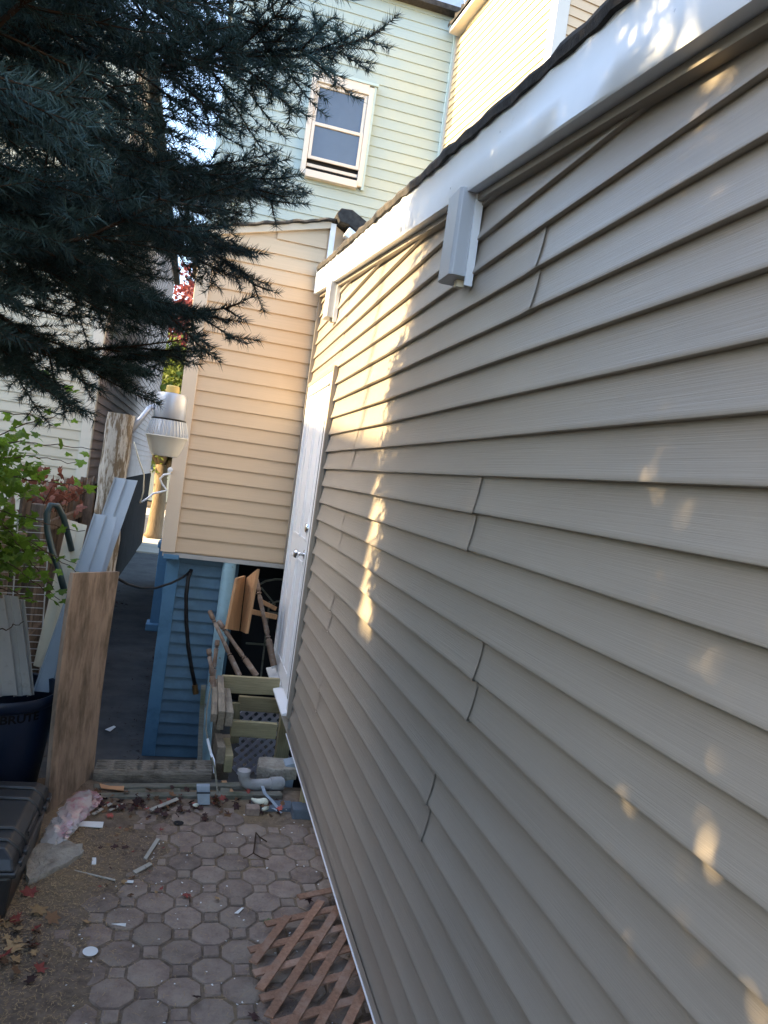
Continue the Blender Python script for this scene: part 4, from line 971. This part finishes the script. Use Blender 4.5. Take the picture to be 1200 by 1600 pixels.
# pipe, concrete lump, blocks
pi = empty('drain_pipe', tuple(AY(400, 1232, 4.05)), 'grey plastic drain pipe with an elbow lying by the frame', 'pipe')
pc = AZ(384, 1226, .034); pth = [pc+Vector((-.018, 0, .072)), pc+Vector((-.016, 0, .045)), pc+Vector((-.004, 0, .016)), pc+Vector((.02, 0, .002)), pc+Vector((.05, .002, 0)), pc+Vector((.205, .035, 0))]
MB().tube(pth, .030, 16).build('tube', 'pvc', pi, smooth='auto')
d_ = (pth[-1]-pth[-2]).normalized()
MB().tube([pth[-1]-d_*.075, pth[-1]-d_*.01], .036, 16).build('coupling', 'pvc', pi, smooth='auto')
MB().tube([pth[0]+Vector((0, 0, -.016)), pth[0]+Vector((0, 0, .006))], .035, 16).build('collar', 'pvc', pi, smooth='auto')
p0 = AY(402, 1186, 4.2); chunk([(p0.x, 4.13, p0.z), (p0.x+.12, 4.11, p0.z), (p0.x+.23, 4.14, p0.z), (p0.x+.23, 4.30, p0.z), (p0.x+.02, 4.29, p0.z)], .062, 'rubble', 'concrete_chunk', 'ragged concrete lump jammed under the wing by the door', 'concrete lump', z0=0, seed=5)
pb = AY(447, 1240, 4.2); MB().prism([AY(437, 1243, 4.16), AY(455, 1243, 4.16), AY(463, 1192, 4.16), AY(446, 1196, 4.16)], (0, .10, 0)).build('concrete_block', 'vinyl_blue', bevel=.004, label='pale grey block upright beneath the ragged concrete lump', cat='block')
q = AZ(470, 1272, .0); MB().box(q.x-.05, q.x+.09, q.y-.05, q.y+.05, -.02, .045).build('stone_block', 'bluestone', bevel=.008, label='blue-grey stone block at the foot of the wing post', cat='stone')
q = AZ(420, 1262, .0); MB().box(q.x-.09, q.x+.12, q.y-.03, q.y+.06, -.03, .016).build('stone_slab', 'bluestone', bevel=.006, label='flat dark stone edging between the foam and the stone block', cat='stone')
q = AZ(396, 1270, .0); MB().box(q.x-.04, q.x+.03, q.y-.02, q.y+.04, -.03, .03).build('brick', 'paver', bevel=.005, label='loose upright paver brick beside the spilled foam', cat='brick')
# hanging hose and cable on the blue wall
MB().tube([AY(184, 904, 4.25), AY(200, 913, 4.6), AY(220, 919, 4.9), AY(243, 919, 5.2), AY(268, 911, 5.45), AY(286, 902, 5.6), AY(298, 892, 5.67)], .0085, 8).build('cable', 'rubber', smooth=True, label='black cable sagging across the alley mouth to the blue wall', cat='cable')
hz_ = MB().tube([AY(299, 890, 5.68), AY(294, 903, 5.65), AY(291, 930, 5.65), AY(291, 970, 5.65), AY(294, 1010, 5.65), AY(300, 1048, 5.65), AY(305, 1072, 5.65)], .0145, 10).build('black_hose', 'rubber', smooth=True, label='black hose hanging down the blue siding with a brass end', cat='hose')
a, b = AY(304.5, 1070, 5.65), AY(306, 1084, 5.65); MB().tube([a, b], .021, 12).build('brass_fitting', 'brass', hz_)

# ================================================================== LATTICE PANEL ON THE PAVING
lat = empty('wood_lattice', (.65, 2.5, 0), 'brown wooden lattice panel lying on the pavers half under the wing', 'lattice panel')
dA = Vector((.5, .866, 0)); nA = Vector((.866, -.5, 0)); dB = Vector((.957, .29, 0)); nB = Vector((-.29, .957, 0))
def zl(p): return .030+.02*max(0, min(1, (p.x-.35)/.5))
for i in range(9):
    c = -.904+.078*i
    # lower-left start
    lowY = (2.486, 2.351, 2.225, 2.12, 2.0, 1.9, 1.85, 1.8, 1.8)[i]
    x = (c+.5*lowY)/.866; p = Vector((x, lowY, 0)); L = {0: .30, 1: .56, 2: .72}.get(i, 1.0)
    q = p+dA*L
    if q.x > .98: q = p+dA*((.98-p.x)/.5)
    if (q-p).length < .05: continue
    p.z = zl(p)+.006; q.z = zl(q)+.006; MB().bar(p, q, .031, .006).build('slat', 'lattice_wood', lat)
for j in range(-2, 6):
    c = 2.343-.121*j
    xs = {-2: .60, -1: .455, 0: .385, 1: .392, 2: .405, 3: .43, 4: .47, 5: .52}[j]
    y = (c+.29*xs)/.957; p = Vector((xs, y, 0)); q = p+dB*((.98-xs)/.957); p.z = zl(p)-.001; q.z = zl(q)-.001
    MB().bar(p, q, .033, .006).build('slat', 'lattice_wood', lat)

# ================================================================== SMALL LITTER
def flat_piece(px, z, material, label, name='offcut', cat='offcut', th=.004, tilt=0):
    P = [AZ(x, y, z) for x, y in px]
    return MB().prism(P, (0, 0, th)).build(name, material, label=label, cat=cat)
flat_piece([(98, 1289), (104, 1283), (162, 1285), (160, 1294)], .016, 'paper', 'long white strip on the soil beside the plastic bag', th=.003)
flat_piece([(155, 1225), (158, 1232), (193, 1236), (194, 1229), (172, 1229)], .02, 'cardboard', 'orange cardboard scrap in the timber frame', cat='cardboard', name='cardboard_scrap')
flat_piece([(224, 1342), (229, 1344), (250, 1312), (244, 1311)], .006, 'strip', 'pale grey stick slanting on the pavers near the pierced paver')
flat_piece([(207, 1362), (212, 1366), (238, 1352), (234, 1348)], .006, 'strip', 'slotted grey strip lying on the pavers')
flat_piece([(232, 1265), (238, 1268), (282, 1249), (276, 1247)], .02, 'strip', 'grey lath lying among the leaves by the frame')
flat_piece([(143, 1272), (147, 1274), (176, 1257), (172, 1255)], .02, 'strip', 'short pale lath in the leaf litter near the bag')
flat_piece([(170, 1266), (172, 1268), (193, 1258), (191, 1256)], .02, 'strip', 'thin lath tip beside the short pale lath')
flat_piece([(115, 1360), (116, 1362), (180, 1377), (180, 1375)], .01, 'strip', 'thin splinter stick between slab and pavers')
flat_piece([(102, 1307), (103, 1308), (116, 1302), (115, 1301)], .012, 'paper', 'tiny white stick near the long white strip', th=.003)
flat_piece([(366, 1427), (372, 1428), (381, 1419), (378, 1418)], .006, 'paper', 'white triangular scrap on the pavers', cat='paper scrap', name='paper_scrap', th=.0015)
flat_piece([(174, 1444), (196, 1448), (197, 1443), (190, 1443)], .006, 'paper', 'slim white scrap on the dusty pavers', cat='paper scrap', name='paper_scrap', th=.0015)
flat_piece([(143, 1352), (150, 1352), (150, 1342), (144, 1342)], .012, 'paper', 'small square white clip beside the concrete slab', th=.006)
flat_piece([(195, 1379), (208, 1380), (209, 1376), (200, 1376)], .007, 'paper', 'small white chip below the slotted strip', cat='paper scrap', name='paper_scrap', th=.0015)
c = AZ(141, 1487, .010); MB().lathe([(.024, 0), (.025, .002), (.010, .0035), (.0, .003)], c, (.04, -.03, 1), 22).build('plastic_disc', 'paper', label='round white plastic disc on the sawdust', cat='disc')
c = AZ(279, 1286, .0025); MB().lathe([(.024, 0), (.024, .0012), (.0, .0013)], c, (0, 0, 1), 18).build('drain_hole', 'dark', label='dark round hole piercing one octagonal paver', cat='hole')
# standing grey channel offcut by the frame
q = [AY(307, 1228, 3.78), AY(328, 1228, 3.78), AY(328, 1258, 3.76), AY(309, 1258, 3.76)]
cb = MB().prism(q, (0, .03, 0)).build('channel_offcut', 'vinyl_blue', bevel=.003, label='pale grey vinyl channel offcut standing on end in the leaves', cat='siding offcut')
a, b = AY(307, 1239, 3.757), AY(328.5, 1239, 3.757); MB().bar(a, b, .004, .006, (0, 0, 1)).build('groove', 'dark', cb)
# spilled foam
def blob(pts, rs, label, material='foam', name='foam_blob', cat='foam', seed=1):
    rg = random.Random(seed); m = MB(); m.tube(pts, rs, 12)
    for v in m.v: v += Vector((rg.uniform(-1, 1), rg.uniform(-1, 1), rg.uniform(-1, 1)))*.0025; 
    o = m.build(name, material, smooth=True, label=label, cat=cat)
    md = o.modifiers.new('sub', 'SUBSURF'); md.levels = 1; md.render_levels = 1; return o
blob([AZ(392, 1247, .03), AZ(398, 1252, .03), AZ(406, 1254, .03), AZ(414, 1252, .03), AZ(419, 1256, .02)], [.006, .012, .019, .022, .010], 'cream foam splash with a pointed tail by the dark stone edging', seed=2)
blob([AZ(409, 1266, .015), AZ(414, 1263, .018), AZ(420, 1261, .012)], [.008, .014, .007], 'small cream foam lump below the pointed splash', seed=3)
blob([AZ(300, 1259, .015), AZ(305, 1258, .018), AZ(311, 1258, .012)], [.006, .012, .006], 'white foam lump at the foot of the grey channel offcut', seed=4)
ribbon([AZ(410, 1228, .06), AZ(414, 1240, .05), AZ(424, 1250, .03), AZ(434, 1262, .015)], .018, 'vinyl_blue', 'bent grey vinyl strip hanging from the drain pipe', up=(0, 0, 1))
ribbon([AZ(425, 1262, .012), AZ(440, 1270, .010)], .012, 'vinyl_blue', 'short grey vinyl tie on the stones by the wing post', up=(0, 0, 1))
m = MB(); tw = [AZ(400, 1301, .01), AZ(398, 1318, .015), AZ(396, 1333, .012)]
m.tube(tw, .0035, 6); m.tube([tw[0], AZ(406, 1308, .01), AZ(417, 1315, .006)], .003, 6); m.tube([tw[2], AZ(386, 1339, .008), AZ(380, 1341, .006)], .002, 6); m.tube([tw[2], AZ(408, 1340, .008), AZ(420, 1343, .006)], .0025, 6)
m.build('twig', 'twig', label='forked dead twig lying on the pavers', cat='twig')

# fallen leaves
def leaf_proto(seed, curl):
    rg = random.Random(seed); P = []
    tips = [(0, 1.0), (.30, .55), (.78, .62), (.52, .25), (.80, -.12), (.30, -.10), (.06, -.42), (-.06, -.42), (-.30, -.10), (-.80, -.12), (-.52, .25), (-.78, .62), (-.30, .55)]
    for x, y in tips:
        x *= rg.uniform(.8, 1.1); y *= rg.uniform(.85, 1.1); P.append(Vector((x, y, curl*(x*x*.6+.35*y*y)+rg.uniform(-.08, .1))))
    c = Vector((0, .15, .02)); mid = [c.lerp(p, .5)+Vector((0, 0, rg.uniform(-.05, .08))) for p in P]; n = len(P)
    fs = [(0, 1+i, 1+(i+1) % n) for i in range(n)]+[(1+i, 1+n+i, 1+n+(i+1) % n, 1+(i+1) % n) for i in range(n)]
    return [c]+mid+P, fs
LP = {}
rf = random.Random(77)
def leaf(p, size, material, label, group, flat=.5):
    k = (material, rf.randrange(4))
    rot = (rf.uniform(-flat, flat), rf.uniform(-flat, flat), rf.uniform(0, 6.3))
    if k not in LP:
        vs_, fs = leaf_proto(k[1]+len(material), rf.uniform(-.5, .9)); o = MB().add(vs_, fs).build('fallen_leaf', material, origin=(0, 0, 0), recalc=False, smooth=True); LP[k] = o
    else: o = LP[k].copy(); COL.objects.link(o)
    place(o, p, None); o.rotation_euler = rot; o.scale = (size,)*3; props(o, label, 'leaf', group); return o
leaf(AZ(289, 1398, .012), .032, 'leaf_red', 'single red maple leaf on the open pavers', None, .25)
leaf(AZ(341, 1404, .010), .022, 'leaf_tan', 'small tan leaf beside the red maple leaf', None, .25)
leaf(AZ(418, 1441, .012), .026, 'leaf_green', 'curled green leaf by the wooden lattice', None, .3)
leaf(AZ(310, 1558, .02), .028, 'leaf_dark', 'crumpled dark leaf on the pavers left of the lattice', None, .8)
leaf(AZ(397, 1585, .015), .028, 'leaf_dark', 'curled brown leaf touching the lattice corner', None, .6)
leaf(AZ(482, 1402, .02), .03, 'leaf_dark', 'shrivelled dark leaf above the lattice tip', None, .6)
leaf(AZ(48, 1398, .015), .045, 'leaf_red', 'large red leaf at the foot of the tool case', None, .3)
leaf(AZ(62, 1425, .02), .05, 'leaf_tan', 'large tan leaf with a folded back below the concrete slab', None, .5)
leaf(AZ(80, 1437, .025), .038, 'leaf_brown', 'dark brown folded leaf overlapping the large tan leaf', None, .7)
leaf(AZ(16, 1482, .02), .05, 'leaf_tan', 'pale dry leaf on the sawdust at the left', None, .4)
leaf(AZ(4, 1494, .02), .045, 'leaf_red', 'pinkish red leaf under the pale dry leaf', None, .4)
leaf(AZ(50, 1531, .02), .026, 'leaf_dark', 'shrivelled brown leaf alone on the sawdust', None, .7)
leaf(AZ(137, 1441, .012), .024, 'leaf_tan', 'small beige leaf on the dusty pavers', None, .3)
leaf(AZ(196, 1322, .012), .03, 'leaf_dark', 'round dark leaf beside the other on the soil', None, .2)
leaf(AZ(176, 1322, .012), .03, 'leaf_dark', 'dark oval leaf next to the round one', None, .2)
for k in range(34):     # litter under the case
    x = rf.gauss(22, 26); y = rf.gauss(1445, 40)
    if x < -30 or y < 1405: continue
    mt = rf.choice(('leaf_red', 'leaf_tan', 'leaf_brown', 'leaf_tan', 'leaf_brown'))
    leaf(AZ(x, y, .012+rf.uniform(0, .02)), rf.uniform(.018, .034), mt, {'leaf_red': 'red leaf among the litter in front of the tool case', 'leaf_tan': 'tan leaf among the litter in front of the tool case', 'leaf_brown': 'brown leaf among the litter in front of the tool case'}[mt], 'leaves in front of the tool case', .6)
for k in range(150):     # litter along the frame
    x = rf.uniform(140, 445); y = rf.gauss(1253, 10)
    if 305 < x < 330 and y < 1262: continue
    if y < 1226 or y > 1285: continue
    mt = rf.choice(('leaf_dark', 'leaf_dark', 'leaf_brown', 'leaf_dark', 'leaf_brown', 'leaf_dark', 'leaf_red'))
    leaf(AZ(x, y, .006+rf.uniform(0, .025)), rf.uniform(.016, .032), mt, {'leaf_red': 'reddish', 'leaf_dark': 'dark wet', 'leaf_brown': 'brown'}[mt]+' leaf in the litter '+('before the cardboard scrap' if x < 200 else 'around the grey lath by the frame' if x < 292 else 'around the standing grey channel offcut' if x < 350 else 'below the drain pipe'), 'leaves along the timber frame', .8)
for k in range(50):     # scattered over the soil
    x = rf.uniform(60, 260); y = rf.uniform(1275, 1400)
    mt = rf.choice(('leaf_dark', 'leaf_brown', 'leaf_tan', 'leaf_brown', 'leaf_red'))
    leaf(AZ(x, y, .008), rf.uniform(.008, .020), mt, {'leaf_red': 'small red leaf scattered on the soil between bag and pavers', 'leaf_dark': 'small dark leaf scattered on the soil between bag and pavers', 'leaf_brown': 'small brown leaf scattered on the soil between bag and pavers', 'leaf_tan': 'small tan leaf scattered on the soil between bag and pavers'}[mt], 'leaves scattered on the soil', .5)
for k in range(45):     # alley litter
    x = rf.uniform(-1.0, -.18); y = rf.uniform(5.8, 13); x = -1.0+abs(rf.gauss(0, .12)) if rf.random() < .6 else -.16-abs(rf.gauss(0, .04))
    leaf(Vector((x, y, -.48)), rf.uniform(.025, .045), 'leaf_dark', 'dark leaf lying along the edge of the sunken alley', 'leaves along the alley', .5)
flat_piece([(164, 1140), (172, 1143), (181, 1136), (178, 1134)], -.49, 'paper', 'white paper scrap on the alley floor', cat='paper scrap', name='paper_scrap', th=.002)

# sawdust, needles and foam crumbs: uncountable
rg = np.random.default_rng(9)
def slivers(name, n, xs, ys, l0, l1, wd, material, label, cat, accept, zfn, seed):
    rg = np.random.default_rng(seed); pos = []
    while len(pos) < n:
        x, y = rg.uniform(*xs), rg.uniform(*ys)
        if accept(x, y, rg): pos.append((x, y, zfn(x, y)+rg.uniform(.0005, .006)))
    p = np.array(pos); a = rg.uniform(0, 6.28, n); d = np.stack([np.cos(a), np.sin(a), rg.normal(0, .18, n)], 1)*rg.uniform(l0, l1, n)[:, None]*.5
    s = np.stack([-np.sin(a), np.cos(a), np.zeros(n)], 1)*(wd*rg.uniform(.5, 1.3, n))[:, None]*.5
    V = np.stack([p-d-s, p-d+s, p+d+s, p+d-s], 1).reshape(-1, 3); i = 4*np.arange(n)[:, None]
    F = np.concatenate([i+np.array([[0, 1, 2]]), i+np.array([[0, 2, 3]])], 0)
    o = fast_mesh(name, V, F, material, None, kind='stuff', origin=tuple(p.mean(0))); props(o, label, cat)
def acc_soil(x, y, rg):
    t = max(0, min(1, (.10-x-.08*math.sin(y*3.2))/.5)); return rg.random() < t**1.5
slivers('sawdust', 26000, (-1.2, .15), (1.9, 3.5), .004, .016, .0022, 'sawdust', 'loose tan sawdust and shavings over the soil', 'sawdust', acc_soil, lambda x, y: max(soil_h(x, y), 0 if x > -.35 else -1), 3)
slivers('dry_needles', 2600, (-.3, .75), (1.8, 3.7), .008, .022, .0013, 'sawdust', 'dry spruce needles scattered over the pavers', 'needles', lambda x, y, rg: True, lambda x, y: .001, 4)
slivers('foam_crumbs', 150, (-.4, .72), (2.0, 3.75), .003, .009, .005, 'paper', 'tiny white foam crumbs dotted over the paving', 'crumbs', lambda x, y, rg: True, lambda x, y: .002, 5)
slivers('alley_grit', 1500, (-1.0, -.15), (4.3, 12), .006, .03, .006, 'leaf_dark', 'dark grit and leaf bits on the alley floor', 'grit', lambda x, y, rg: rg.random() < (.9 if x < -.75 or x > -.25 else .15), lambda x, y: -.497, 6)
